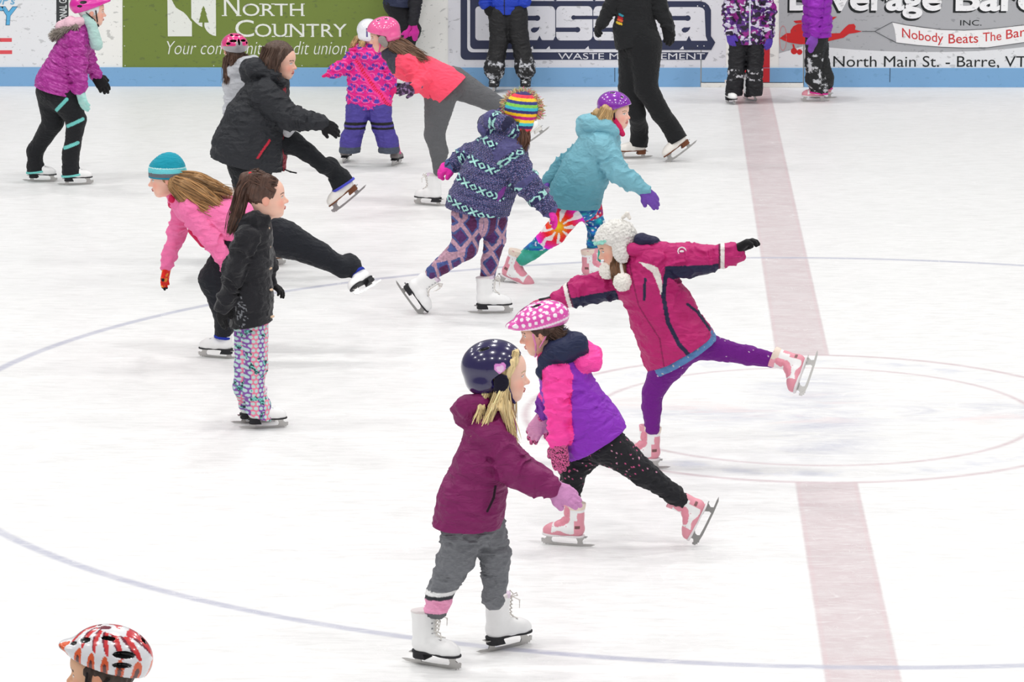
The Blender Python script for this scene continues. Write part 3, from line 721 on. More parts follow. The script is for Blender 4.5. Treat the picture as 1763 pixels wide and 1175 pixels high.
# ------------------------------------------------------------------ boards
YB = 12.95
def board_mat(name, c, dirt=.8, rough=.4, dc=(60, 62, 66)):
    if name in MATS: return MATS[name]
    m = bpy.data.materials.new(name); m.use_nodes = True; nt = m.node_tree; b = nt.nodes['Principled BSDF']
    tc = N(nt, 'ShaderNodeTexCoord'); v0 = tc.outputs['Object']
    mp0 = N(nt, 'ShaderNodeMapping'); mp0.inputs['Rotation'].default_value = (math.pi/2, 0, 0); nt.links.new(v0, mp0.inputs['Vector']); v = mp0.outputs[0]
    a = M_(nt, 'MULTIPLY', M_(nt, 'SUBTRACT', noise(nt, v, 16, 2, .8, 1.3, .4, .3), .635), 22, clamp=True)
    a2 = M_(nt, 'MULTIPLY', M_(nt, 'SUBTRACT', noise(nt, v, 42, 2, .8, 1.2, -.5), .675), 18, clamp=True)
    a = M_(nt, 'MULTIPLY', M_(nt, 'MAXIMUM', a, a2), dirt)
    lo = M_(nt, 'MULTIPLY', M_(nt, 'SUBTRACT', noise(nt, v, 4, 5), .5), .35, clamp=True)
    base = mixc(nt, lo, tuple(c), tuple(x*.9 for x in c)); base = mixc(nt, a, base, dc)
    nt.links.new(base, b.inputs['Base Color']); b.inputs['Roughness'].default_value = rough; b.inputs['Specular IOR Level'].default_value = .3
    MATS[name] = m; return m
def box(name, x0, x1, y0, y1, z0, z1, mt, parent=None, bev=0):
    Vt = [(x, y, z) for x in (x0, x1) for y in (y0, y1) for z in (z0, z1)]
    o = mkobj(name, mkmesh(name, np.array(Vt), [(0, 1, 3, 2), (4, 6, 7, 5), (0, 4, 5, 1), (2, 3, 7, 6), (0, 2, 6, 4), (1, 5, 7, 3)], mt, None, False), parent)
    if bev:
        md = o.modifiers.new('bevel', 'BEVEL'); md.width = bev; md.segments = 2
    return o
def bx(px, py=80): p = atY(px, py, YB); return p[0]
def bz(py, px=900): return atY(px, py, YB)[2]
zk = .168
wl = board_mat('board_white', (243, 242, 238), .35)
kick = board_mat('kick_plate_blue', (126, 172, 214), .25, dc=(90, 130, 170))
dx0, dx1 = bx(1207, 130), bx(1383, 130)
for i, (a, b_) in enumerate(((-16, dx0-.006), (dx1+.006, 16))):
    o = box('wall_back' if i == 0 else 'wall_back_right', a, b_, YB, YB+.12, 0, 1.07, wl, bev=.004); o['kind'] = 'structure'
    o = box('baseboard_back' if i == 0 else 'baseboard_back_right', a, b_, YB-.014, YB, 0, zk, kick, bev=.003); o['kind'] = 'structure'
    o = box('trim_%d' % (i+1), a, b_, YB-.02, YB+.14, 1.07, 1.10, kick, bev=.006); o['kind'] = 'structure'
door = bpy.data.objects.new('door_1', None); COL.objects.link(door); door.location = ((dx0+dx1)/2, YB, .04); door['kind'] = 'structure'
dxc = (dx0+dx1)/2
def dbox(name, x0, x1, y0, y1, z0, z1, mt):
    o = box(name, x0-dxc, x1-dxc, y0-YB, y1-YB, z0-.04, z1-.04, mt, door, bev=.003); return o
red = board_mat('centre_line_red', (200, 44, 54), .15)
dbox('door_panel', dx0+.004, dx1-.004, YB, YB+.1, .042, 1.07, wl)
dbox('door_kick_plate', dx0+.004, dx1-.004, YB-.014, YB, .042, zk, kick)
dbox('door_line', -.15, .15, YB-.0165, YB-.0145, .043, zk-.001, red)
dbox('door_line', -.15, .15, YB-.002, YB-.0002, zk, 1.07, red)
sill = box('trim_3', dx0, dx1, YB-.03, YB+.12, 0, .036, board_mat('sill_white', (236, 234, 228), .2), bev=.004); sill['kind'] = 'structure'
for px in (1058.5, 1532): # seams in the kick plate
    o = box('trim_seam', bx(px, 130)-.003, bx(px, 130)+.003, YB-.0155, YB-.014, .045, zk, board_mat('seam_dark', (52, 70, 90), 0)); o['kind'] = 'structure'; o.name = 'trim_%d' % (4 if px < 1200 else 5)
# ------------------------------------------------------------------ banners fixed to the boards
NP = [0]
def ink(c): 
    return board_mat('print_%d_%d_%d' % tuple(c), c, .3, rough=.42)
def plate(name, pts, depth, layer, c, parent, pf=None):
    """flat print cut from pixel outline on the board plane; layer lifts it off the board"""
    NP[0] += 1; y1 = YB-.0008-layer*.0011-NP[0]*4e-6; y0 = y1-depth
    q = [atY(x, y, YB) for x, y in pts]; n = len(q); org = V(parent.location)
    A = 0
    for i in range(n): A += q[i][0]*q[(i+1) % n][2]-q[(i+1) % n][0]*q[i][2]
    if A < 0: q = q[::-1]
    Vt = [(p[0], y0, p[2])-org for p in q]+[(p[0], y1, p[2])-org for p in q]
    F = [tuple(range(n)), tuple(range(2*n-1, n-1, -1))]+[(i, i+n, (i+1) % n+n, (i+1) % n) for i in range(n)]
    return mkobj(name, mkmesh(name, np.array(Vt), F, ink(c), None, False), parent)
def rrect(x0, y0, x1, y1, r, cor=(1, 1, 1, 1)):
    pts = []
    for (cx, cy, a0, on) in ((x0+r, y0+r, 180, cor[0]), (x1-r, y0+r, 270, cor[1]), (x1-r, y1-r, 0, cor[2]), (x0+r, y1-r, 90, cor[3])):
        if not on: pts.append((x0 if a0 in (180, 90) else x1, y0 if a0 in (180, 270) else y1)); continue
        for t in range(0, 91, 15): a = math.radians(a0+t); pts.append((cx+r*math.cos(a), cy+r*math.sin(a)))
    return pts
def circ(cx, cy, rx, ry, n=20): return [(cx+rx*math.cos(2*math.pi*i/n), cy+ry*math.sin(2*math.pi*i/n)) for i in range(n)]
def lettering(name, txt, bxp, c, parent, layer=2, shear=0, off=0.0, rot=0, depth=.0009, serif=False):
    cu = bpy.data.curves.new('t', 'FONT'); cu.body = txt; cu.size = 1; cu.shear = shear; cu.offset = off; cu.resolution_u = 4
    to = bpy.data.objects.new('t', cu); me = bpy.data.meshes.new_from_object(to)
    n = len(me.vertices); a = np.zeros(n*3, np.float32); me.vertices.foreach_get('co', a); a = a.reshape(-1, 3)
    lo, hi = a.min(0), a.max(0); x0, x1, y0, y1 = bxp
    p0, p1 = atY(x0, y1, YB), atY(x1, y0, YB); org = V(parent.location)
    u = (a[:, 0]-lo[0])/(hi[0]-lo[0]); w = (a[:, 1]-lo[1])/(hi[1]-lo[1])
    if callable(rot): X, Z = rot(u, w)
    else:
        W_, H_ = p1[0]-p0[0], p1[2]-p0[2]; X = p0[0]+u*W_; Z = p0[2]+w*H_
        if rot: cx, cz = (p0+p1)[0]/2, (p0+p1)[2]/2; r = math.radians(rot); dx, dz = X-cx, Z-cz; X = cx+dx*math.cos(r)-dz*math.sin(r); Z = cz+dx*math.sin(r)+dz*math.cos(r)
    y = YB-.0008-layer*.0011-depth
    Vt = np.stack([X, np.full(n, y), Z], 1)-org
    polys = [tuple(p.vertices) for p in me.polygons]
    bpy.data.objects.remove(to); bpy.data.curves.remove(cu); bpy.data.meshes.remove(me)
    # side walls so the cut letters have thickness
    edge = {}
    for p in polys:
        for i in range(len(p)): e = (p[i], p[(i+1) % len(p)]); edge[e] = 1
    F = list(polys); back = Vt+[0, depth, 0]; allv = np.concatenate([Vt, back])
    for (i, j) in list(edge):
        if (j, i) not in edge: F.append((j, i, i+n, j+n))
    return mkobj(name, mkmesh(name, allv, F, ink(c), None, False), parent)
def banner(label, px, py=60):
    e = bpy.data.objects.new('advertising_banner', None); COL.objects.link(e); p = atY(px, 117, YB); e.location = (p[0], YB, p[2])
    objprops(e, label, 'banner', 'advertising banners on the boards'); return e
TOP = -44
# left white banner
b0 = banner('white banner with blue TY lettering and two red bars, at far left', 40)
plate('frame_edge', rrect(-260, TOP, 118, 117.5, 2), .001, 0, (58, 60, 62), b0)
plate('panel', rrect(-258, TOP, 97, 115.5, 2), .001, 1, (234, 235, 238), b0)
plate('red_bar', [(-120, 65.5), (20.5, 65.5), (20.5, 72), (-120, 72)], .001, 2, (226, 84, 92), b0)
plate('red_bar', [(-120, 86.5), (21, 86.5), (21, 93), (-120, 93)], .001, 2, (226, 84, 92), b0)
lettering('lettering', "UP's", (-10, 26, -7, 8), (120, 176, 212), b0, 2, shear=.25, off=.02)
lettering('lettering', "TY", (-19, 31, 11, 43.5), (40, 84, 122), b0, 2, shear=.12, off=.05)
lettering('lettering', "TY", (-17.5, 29.5, 12, 42.5), (96, 178, 224), b0, 3, shear=.12, off=.03)
def rotL(u, w):
    a, c = atY(103.5, 58, YB), atY(114, -28, YB); return a[0]+(1-w)*0+(c[0]-a[0])*(1-w)*1.0, a[2]+(c[2]-a[2])*u
lettering('lettering', "NATIONAL GROUP", (103, 114, -30, 60), (226, 228, 228), b0, 2, rot=rotL, off=.01)
# green banner
b1 = banner('olive green credit union banner with a white pine tree logo', 430)
plate('panel', rrect(211, TOP, 702, 117, 2), .0015, 0, (116, 133, 62), b1)
WH = (232, 234, 228)
plate('logo', [(288, -30), (289, -14), (294, -4), (299, 6), (303, 13), (309, 17), (316, 21), (322, 27), (327, 34), (330.5, 38), (330.5, 62.5), (289, 62.5)], .001, 2, WH, b1)
plate('logo', [(329, -30), (371.5, -30), (372, 62), (367, 61), (361, 58), (356, 53), (352.5, 47), (351.5, 41), (348.5, 41), (348.5, 46.5), (343, 44), (337, 39), (332, 34), (329.5, 31)], .001, 2, WH, b1)
plate('pine_tree', [(350.5, 10), (354, 17), (352.8, 17), (356.5, 25), (355, 25), (359.5, 38.8), (352, 38.8), (352, 42), (348.6, 42), (348.6, 38.8), (342, 38.8), (346, 25), (344.8, 25), (348, 17), (346.8, 17)], .001, 3, (116, 133, 62), b1)
def serifs(stems, y0, y1, w=3.6, h=1.6):
    for x in stems:
        for y in (y0+h/2, y1-h/2): plate('serif', [(x-w, y-h/2), (x+w, y-h/2), (x+w, y+h/2), (x-w, y+h/2)], .0009, 2, WH, b1)
lettering('lettering', 'N', (386, 412, -6, 27.5), WH, b1, 2, off=.0); serifs((386.5, 411), -6, 27.5, 4.5)
lettering('lettering', 'ORTH', (418, 522, 6, 27.5), WH, b1, 2, off=0)
lettering('lettering', 'C', (405.5, 437, 34, 63.5), WH, b1, 2, off=0)
lettering('lettering', 'OUNTRY', (439, 597, 41, 63.5), WH, b1, 2, off=0)
serifs((449.6, 470, 504, 521.5), 6, 27.5, 3.2); serifs((471, 493.5, 500, 519, 538, 556), 41, 63.5, 3.0)
lettering('lettering', 'Your community credit union', (288, 597, 71, 101), WH, b1, 2, shear=.28, off=-.012)
for x, y in ((213.5, 11), (214, 45), (214.5, 79), (215.5, 113), (368, 113), (520, 113), (606, 112)):
    plate('screw', circ(x, y, 1.0, 1.0, 8), .0012, 2, (214, 218, 214), b1)
# navy waste-company banner
b2 = banner('pale banner with large rounded navy outlined lettering and waste management strip', 1000)
NV = (52, 57, 84); LV = (226, 226, 232)
plate('panel', rrect(771.5, TOP, 1206, 117.5, 1), .0015, 0, LV, b2); plate('panel', rrect(1208, TOP, 1250, 117.5, 1), .0015, 0, LV, b2)
plate('frame_band', rrect(793, TOP, 880, 103, 9, (1, 0, 0, 1)), .001, 2, NV, b2)
plate('frame_band', [(870, 90), (1220, 90), (1213, 103), (870, 103)], .001, 2, NV, b2)
plate('frame_line', rrect(804.5, TOP+4, 1100, 90, 9, (1, 0, 0, 1)), .001, 3, LV, b2)
plate('frame_band', rrect(809.5, TOP+8, 1140, 84.5, 8, (1, 0, 0, 1)), .001, 4, NV, b2)
plate('frame_band', [(1120, 70), (1130, TOP+8), (1148, TOP+8), (1148, 2), (1206, 2), (1214, 4), (1220, 9), (1224, 17), (1224, 62), (1231.5, 73), (1224.5, 86), (1120, 86)], .001, 4, NV, b2)
for n_, cor in (((870, -34, 917, 5, 9), (0, 0, 0, 0)),): pass
for (x0, x1) in ((895, 955), (957, 1022), (1024, 1086)):
    plate('lettering_gap', [(x0+8, -30), (x1-8, -30), (x1-3, -1), (x1, 1.5), (x0, 1.5), (x0+3, -1)], .001, 5, LV, b2)
plate('letter', rrect(818.5, 11, 890, 69.5, 6), .001, 5, LV, b2)
plate('letter', rrect(872, 10.5, 956, 69, 8, (0, 1, 0, 0)), .001, 5, LV, b2)
plate('letter', rrect(957.5, 10.5, 1020, 69.5, 8), .001, 5, LV, b2)
plate('letter', rrect(1021.5, 10.5, 1078, 69.5, 8), .001, 5, LV, b2)
plate('letter', rrect(1082, TOP+14, 1110, 69.5, 3), .001, 5, LV, b2); plate('letter', rrect(1114, TOP+14, 1142, 69.5, 3), .001, 5, LV, b2)
plate('letter', [(1148, 18), (1150, 14), (1154, 12), (1204, 12), (1210, 14), (1213, 18), (1215, 62), (1218, 70), (1148, 70)], .001, 5, LV, b2)
def slot(x0, x1, y, h, re, side):
    pts = rrect(x0, y-h/2, x1, y+h/2, h/2-.2, (side < 0, side > 0, side > 0, side < 0)); plate('slot', pts, .001, 6, NV, b2)
    plate('slot', circ(x1-re if side > 0 else x0+re, y, re, re*.92), .001, 6, NV, b2)
slot(882, 930, 31, 8, 5.2, 1); slot(957, 999, 51, 7.5, 5.0, 1); slot(983.5, 1030, 30, 6, 4.2, -1); slot(1021, 1060, 51, 7, 4.6, 1); slot(1148, 1189, 31, 7.5, 5.2, 1)
for cx in (920.5, 1180): plate('slot', [(cx+8.5, 46), (cx+5, 47.2), (cx-2, 47), (cx-6, 49.5), (cx-6.5, 52.5), (cx-4, 55.5), (cx, 56), (cx+4, 54), (cx+7.5, 50)], .001, 6, NV, b2)
for (cx, cy, s_) in ((956.7, 10, 1), (1021, 10, 1), (956.7, 70, -1), (1021, 70, -1), (929, 70, -1), (1186, 70.5, -1)):
    plate('slot', [(cx-4.5, cy), (cx+4.5, cy), (cx, cy+9*s_)], .001, 6, NV, b2)
for cx in (917, 946, 1013, 1138, 1176): plate('slot', [(cx-6, 84.8), (cx+1.5, 84.8), (cx, 79)], .001, 6, LV, b2)
lettering('lettering', 'WASTE MANAGEMENT', (961, 1213.5, 91.5, 102), LV, b2, 4)
for x, y in ((1201, 10), (1212, 10), (1201, 79), (1212, 79)): plate('screw', circ(x, y, 1, 1, 8), .001, 7, (236, 238, 238), b2)
# grey beverage banner
b3 = banner('grey banner with red biplane towing a nobody beats the baron streamer', 1500)
GR = (176, 177, 181); PW = (232, 233, 236)
plate('panel', rrect(1341, TOP, 1382, 118.5, 1), .0015, 0, GR, b3); plate('panel', rrect(1384.5, TOP, 2150, 121, 1), .0015, 0, GR, b3)
plate('lower_panel', [(1341, 92), (1382, 80), (1382, 118), (1341, 118)], .001, 1.6, PW, b3)
plate('lower_panel', [(1385, 80), (1430, 82), (1470, 85.5), (1520, 88), (1570, 89.5), (1630, 89.5), (1680, 88), (1730, 84.5), (1763, 81), (1900, 64), (2100, 50), (2100, 120.5), (1385, 120.5)], .001, 1.6, PW, b3)
K = (28, 32, 34)
lettering('lettering_shadow', 'Beverage', (1355.5, 1620, -24, 36), K, b3, 2.5, off=.035); lettering('lettering_shadow', 'Baron', (1640.5, 1832, -24, 22.5), K, b3, 2.5, off=.035)
lettering('lettering', 'Beverage', (1359, 1622, -27, 32), (246, 246, 248), b3, 3.6, off=.03); lettering('lettering', 'Baron', (1645, 1834, -27, 19.5), (246, 246, 248), b3, 3.6, off=.03)
lettering('lettering', 'INC.', (1653, 1690, 34.5, 44), K, b3, 2)
lettering('lettering', 'North Main St. - Barre, VT', (1434.5, 1767, 96.5, 118), K, b3, 3, off=0)
RD = (205, 44, 46)
plate('biplane', [(1342, 66), (1347, 62), (1354, 57), (1361, 57), (1361, 52), (1366, 45), (1374, 41), (1384, 40), (1400, 45), (1412, 55), (1430, 57.5), (1446, 57), (1454, 48), (1461, 42), (1470, 41), (1473, 45), (1472, 51), (1484, 54), (1473, 56.5), (1462, 58), (1452, 65), (1430, 70), (1400, 76), (1376, 76), (1358, 73), (1350, 70)], .001, 2.6, RD, b3)
plate('biplane', [(1366, 36), (1420, 30), (1441, 28.5), (1434, 34), (1400, 38), (1370, 40)], .001, 2.6, RD, b3)
plate('biplane', [(1364, 76), (1367, 76), (1369, 84), (1366, 84)], .001, 2.6, RD, b3)
plate('biplane', circ(1367, 88, 5.5, 5.5), .001, 2.6, RD, b3); plate('biplane', circ(1376.5, 89.5, 4.8, 4.8), .001, 2.8, RD, b3)
def ringp(cx, cy, rx, ry, w, c):
    n = 28; 
    for i in range(n):
        a, b_ = 2*math.pi*i/n, 2*math.pi*(i+1)/n
        if i % 2 == 0 or w > .5: plate('propeller_ring', [(cx+rx*math.cos(a), cy+ry*math.sin(a)), (cx+rx*math.cos(b_), cy+ry*math.sin(b_)), (cx+(rx-w)*math.cos(b_), cy+(ry-w)*math.sin(b_)), (cx+(rx-w)*math.cos(a), cy+(ry-w)*math.sin(a))], .001, 2.6, c, b3)
ringp(1348, 65.5, 6.5, 21.5, .8, (222, 120, 124))
plate('streamer', [(1536, 38), (1560, 43), (1590, 48), (1620, 51), (1660, 52), (1700, 50), (1740, 45), (1763, 43), (1900, 22), (2000, 10), (2000, 44), (1900, 58), (1763, 72.5), (1730, 78), (1700, 81.5), (1660, 82), (1620, 80.5), (1580, 77.5), (1543, 73), (1542, 62), (1540, 50)], .001, 2.6, (244, 243, 244), b3)
def ln(pts, w=.45):
    for (x0, y0), (x1, y1) in zip(pts, pts[1:]):
        l = math.hypot(x1-x0, y1-y0); nx, ny = -(y1-y0)/l*w, (x1-x0)/l*w
        plate('tow_line', [(x0+nx, y0+ny), (x1+nx, y1+ny), (x1-nx, y1-ny), (x0-nx, y0-ny)], .001, 3.4, (70, 74, 76), b3)
ln([(1484, 54), (1506, 54), (1536, 38), (1560, 43), (1620, 51), (1660, 52), (1700, 50), (1763, 43)]); ln([(1506, 54), (1543, 73.5), (1580, 78), (1620, 81), (1660, 82.5), (1700, 82), (1763, 73)])
def arcbox(x0, x1, yl, yr, hl, hr, sag=0):
    def f(u, w):
        px = x0+(x1-x0)*u; base = yl+(yr-yl)*u+sag*4*u*(1-u); h = hl+(hr-hl)*u; py = base-h*w
        q = [atY(a, b_, YB) for a, b_ in zip(px, py)]; return np.array([p[0] for p in q]), np.array([p[2] for p in q])
    return f
for t, x0, x1, yl, yr, h, sg in (('Nobody', 1553, 1624, 69, 78.5, 21, 1.0), ('Beats', 1633, 1684, 75, 73.5, 16.5, .2), ('The', 1692, 1724, 72, 69, 15.5, 0), ('Baron', 1732, 1789, 67.5, 58, 16, 0)):
    lettering('lettering', t, (0, 1, 0, 1), (206, 60, 62), b3, 3.6, rot=arcbox(x0, x1, yl, yr, h, h, sg), off=.006)
# door gap lines come from the real gap between panels

# ================================================================== people
DN = V(0, 0, -1)
def cfade(*a): pass
# ---- 1. front girl, maroon jacket, navy helmet, facing right
p = newperson((742, 1150), 'person in a plum jacket, grey sweatpants and shiny navy helmet with a pink heart')
kA = p.skate('white', (690, 1138), (796, 1156), size=1.07); kB = p.skate('white', (815, 1129), (920, 1106), size=1.08)
GY = (128, 130, 134)
def pc(S, P, T, u, A):
    n = vn(P*[1, 1, 3], 90, 2); c = mix(GY, (104, 106, 112), n*.9)
    z = u; L0 = (T == 0)
    e = p.P(0, 1006)[2]-P[:, 2]; c[L0 & (e > 0)] = (236, 236, 236); c[L0 & (e > .017)] = (58, 60, 64); c[L0 & (e > .034)] = (238, 160, 196); c[L0 & (e > .092)] = (100, 102, 106)
    return c
p.pants('sweatpants', [[(802, 890, -12, 38), (784, 965, -14, 29), (758, 1022, -14, 20), (751, 1046, -14, 19)],
                       [(832, 892, 12, 36), (853, 955, 14, 25), (849, 1032, 14, 18)]], pc, mt='cloth', disp=folds(.010, 22, 3), pelvis=[(812, 870, 0, 40), (815, 905, 0, 40)])
p.jacket('jacket', [(856, 706, 0, 22, 1.0), (845, 740, 0, 38, 1.25), (832, 800, 0, 45, 1.15), (812, 860, 0, 52, 1.15), (800, 930, 0, 62, 1.12)],
         [[(848, 752, -36, 29), (884, 806, -52, 28), (918, 828, -58, 25), (947, 838, -62, 20)], [(850, 752, 36, 28), (885, 800, 50, 25), (935, 822, 56, 20)]],
         flat((126, 28, 92)), hem=((745, 903), (860, 905)), disp=folds(.007, 14, 1), vox=.005,
         hood=[[(828, 690, -26, 14), (806, 702, -16, 20), (800, 708, 0, 22), (808, 700, 16, 18), (836, 690, 26, 12)], [(800, 700, 0, 15), (806, 722, 0, 18)]], mt='shell_fabric')
z = Sh(.004); z.chain(p.pp([(853, 838, -59, 2.2), (850, 858, -61, 2.2), (839, 881, -64, 2.2)])); p.part('pocket_zip', z, .003, 'cloth', (40, 16, 34))
p.hand((948, 840, -62), (1006, 866, -64), DN+YH*1.1, thumb=-1, curl=.2, k=1.04, color=(206, 142, 192), cuff=.03, cuffr=.030, fat=1.25, spread=.2)
p.hand((936, 824, 56), (985, 846, 56), DN, thumb=1, curl=.4, k=.95, color=(206, 142, 192))
p.head((866, 645, 0), 4, -4, 0, k=1.06, neck=(848, 712, 0), limbs=p.body, skin=(240, 196, 178), hairc=(210, 185, 130))
BL = (222, 198, 148)
p.hair([[(889, 606, -22, 6), (883, 624, -29, 6), (874, 648, -30, 4), (866, 674, -32, 9), (868, 700, -36, 11), (875, 724, -36, 8), (886, 760, -32, 2)],
        [(862, 672, -34, 10), (850, 700, -40, 7), (838, 728, -42, 4), (824, 754, -40, 1.5)], [(838, 672, -24, 8), (828, 700, -38, 4), (824, 730, -38, 1.5)],
        [(886, 612, 24, 7), (874, 660, 30, 10), (878, 720, 26, 5)], [(850, 672, 0, 24), (846, 690, 0, 20)]], BL, V(0, 0, 1), ells=[CAP], amp=.005, cut=CAPCUT)
def navy(q, P):
    c = np.tile(V(36, 28, 78), (len(q), 1))
    x, z = -(q[:, 1]-.015)/.018*1.0, (q[:, 2]-.028)/.018; hx = x; hz = z
    hm = ((hx**2+hz**2-1)**3-hx**2*hz**3 < 0) & (np.abs(q[:, 0]) > .05); c[hm] = (226, 140, 214)
    hx, hz = x*1.6, z*1.6; c[((hx**2+hz**2-1)**3-hx**2*hz**3 < 0) & (np.abs(q[:, 0]) > .05)] = (240, 200, 236)
    return c
p.helmet('ski', navy, k=1.08, off=(-.024, .004), back=12, pads=(26, 22, 40), strap=(40, 34, 92), vents=[(.02, .06, .112, .006, .016, .008), (-.02, .06, .112, .006, .016, .008), (.05, -.03, .098, .006, .02, .01), (-.05, -.03, .098, .006, .02, .01)])

# ---- 2. polka dot helmet girl, facing left
p = newperson((985, 941), 'person in a purple and hot pink jacket and pink polka dot helmet, gliding left')
kA = p.skate('pink', (1021, 943), (936, 937), size=.96); kB = p.skate('pink', (1239, 863, 8), (1203, 936, -6), collar=(1166, 868, 4), size=.93)
def dots(S, P, T, u, A):
    d, v = cells(P, 52, 3, .7); c = np.tile(V(38, 38, 42), (len(P), 1)); m = (d < .19) & (v > .35*0+.3*(T*0)+np.clip((u-.12)*4, 0, .95)); c[m & (v > .1)] = (220, 96, 150); c[m & (v > .7)] = (240, 170, 200); return c
p.pants('leggings', [[(1018, 770, 16, 30), (986, 812, 18, 22), (983, 862, 16, 15)], [(1046, 765, -14, 33), (1108, 815, -12, 21), (1160, 852, 0, 15), (1172, 862, 2, 14)]], dots, disp=folds(.006, 30, 6), pelvis=[(1020, 740, 0, 34), (1040, 765, 0, 34)])
def pj(S, P, T, u, A):
    c = np.tile(V(138, 44, 186), (len(P), 1)); q = (P-p.g)
    near = T == 1; c[near] = (255, 70, 168)
    top = (T == 0) & (u < .075); c[top] = (250, 60, 160)
    c[(T == 2) & (u < .1)] = (255, 70, 168); c[(T == 2) & (u >= .1)] = (120, 44, 160)
    c[T == 5] = (32, 40, 72); c[T == 6] = (255, 74, 170)
    return c
def pjx(sh): sh.chain(p.pp([(1002, 598, 18, 15), (1020, 612, 10, 16), (1022, 624, -8, 14), (1004, 626, -24, 12)]), tag=6, sm=.01)
p.jacket('jacket', [(950, 612, 0, 24, 1.0), (968, 648, 0, 40, 1.2), (992, 700, 0, 48, 1.1), (1016, 742, 0, 54, 1.05), (1042, 788, 0, 60, 1.05)],
         [[(960, 650, -36, 25), (960, 700, -48, 22), (962, 752, -52, 20)], [(958, 655, 36, 24), (946, 690, 50, 20), (938, 712, 52, 16)]], pj,
         hem=((978, 793), (1087, 729)), mt='shell_fabric', disp=lambda P, T, U: folds(.007, 16, 4)(P, T, U)+np.where((T == 0) & (U > .08), .006*np.exp(-(((U+.02) % .085-.0425)/.006)**2), 0)+np.where(T == 1, .006*np.abs(np.sin(U*75+vn(P, 20, 3)*5)), 0), extra=pjx,
         hood=[[(940, 622, -30, 13), (962, 606, -32, 20), (990, 596, -14, 22), (990, 594, 14, 20), (950, 604, 30, 16)], [(938, 640, -22, 14), (962, 590, 0, 26)]])
def leo(S, P, T, u, A):
    d, v = cells(P, 130, 7, .8); c = np.where((d < .42)[:, None], V(42, 28, 38), V(214, 96, 150)); q = A
    pm = (q[:, 2] > .004) & (T != 1); return c
p.hand((962, 760, -52), (966, 822, -54), V(.3, .9, 0), thumb=-1, curl=.22, k=1.12, color=leo, cuff=.035, cuffr=.028, fat=1.1, spread=.3, label='leopard print glove')
def leo2(S, P, T, u, A):
    c = leo(S, P, T, u, A); c[(T != 1) & (A[:, 2] < .003)] = (214, 150, 186); return c
p.hand((936, 718, 52), (914, 752, 44), V(.2, .9, -.3), thumb=1, curl=.35, k=1.08, color=leo2, cuff=.035, cuffr=.028, label='leopard print glove')
p.head((930, 572, 0), 183, -14, 0, k=.98, neck=(950, 618, 0), limbs=p.body, skin=(236, 186, 164), hairc=(60, 42, 34))
p.hair([[(950, 570, -22, 12), (962, 580, -20, 12), (972, 576, -10, 8)], [(950, 570, 22, 12), (965, 578, 10, 14)], [(936, 560, -24, 8), (940, 575, -27, 6)]], (74, 52, 42), V(1, 0, .4), ells=[CAP], cut=CAPCUT)
def polka(q, P):
    c = np.tile(V(226, 84, 178), (len(q), 1)); az = np.arctan2(q[:, 0], q[:, 1]+.012); el = np.arctan2(q[:, 2]-.02, np.hypot(q[:, 0], q[:, 1]+.012))
    low = q[:, 2] < .022-q[:, 1]*-.0; 
    g = V(0, 0, 0); r = el/.26; row = np.round(r); nn = np.maximum(3, np.round(2*math.pi*np.cos(row*.26)/.3)); a = az*nn/(2*math.pi)+row*.5
    dd = np.hypot((a-np.round(a))*2*math.pi/nn*np.cos(el), el-row*.26); c[(dd < .085) & (q[:, 2] > .028)] = (250, 240, 248)
    c[np.abs(q[:, 2]-.020-q[:, 1]*.05) < .0045] = (246, 226, 240); c[(q[:, 2] < .0155+q[:, 1]*.05)] = (222, 110, 184)
    return c
p.helmet('bike', polka, k=1.06, off=(.0, .016), back=-4, strap=(232, 140, 190), tilt=-.02, vents=[(.0, .05, .108, .012, .02, .008), (.035, -.02, .105, .008, .022, .010), (-.035, -.02, .105, .008, .022, .010)])
# ---- 3. arabesque girl in magenta ski jacket and white fuzzy hat
p = newperson((1120, 808), 'person in a magenta ski jacket and white pompom hat, arms spread, one leg stretched behind')
kA = p.skate('pink', (1152, 808), (1066, 806), size=1.0, lean=-.05)
kB = p.skate('pink', (1410, 609, 0), (1386, 679, -46), collar=(1332, 622, -8), size=.98)
MG = (184, 32, 108); NVY = (32, 34, 66)
def lg(S, P, T, u, A):
    c = np.tile(V(112, 32, 134), (len(P), 1)); d, v = cells(P, 34, 3, .7); c[(d < .10) & (v > .35)] = (226, 206, 226); return c
p.pants('leggings', [[(1142, 640, 0, 26), (1123, 678, -2, 17), (1122, 700, -2, 16), (1123, 738, -2, 13)],
                     [(1190, 590, 6, 30), (1245, 604, 4, 18), (1288, 612, 2, 16), (1328, 620, -2, 13)]], lg, mt='cloth', disp=folds(.003, 30, 6), pelvis=[(1165, 600, 0, 40), (1155, 620, 0, 32)])
an = Sh(.01); an.c(p.P(1320, 619, -2), p.P(1345, 622, -8), 10/p.s, 10/p.s); p.part('ankle', an, .004, 'skin', (232, 190, 168), label='bare ankle between legging and boot')
SKB = (92, 134, 184)
def sk(S, P, T, u, A):
    d, v = cells(P, 40, 9, .7); c = np.tile(V(SKB), (len(P), 1)); c[(d < .2) & (v > .5)] = (206, 200, 190); return c
s_ = Sh(.03); s_.chain(p.pp([(1150, 560, 0, 42, 1.2), (1172, 600, 0, 50, 1.25), (1190, 640, 0, 55, 1.3)]), p.P(1130, 640, 30)-p.P(1230, 570, -30))
s_.cut(*p.hem((1118, 655), (1240, 578))); s_.disp = folds(.006, 22, 3); p.part('skirt', s_, .005, 'cloth', sk)
AXO = p.P(1130, 440, -24)-p.P(1070, 470, 24)
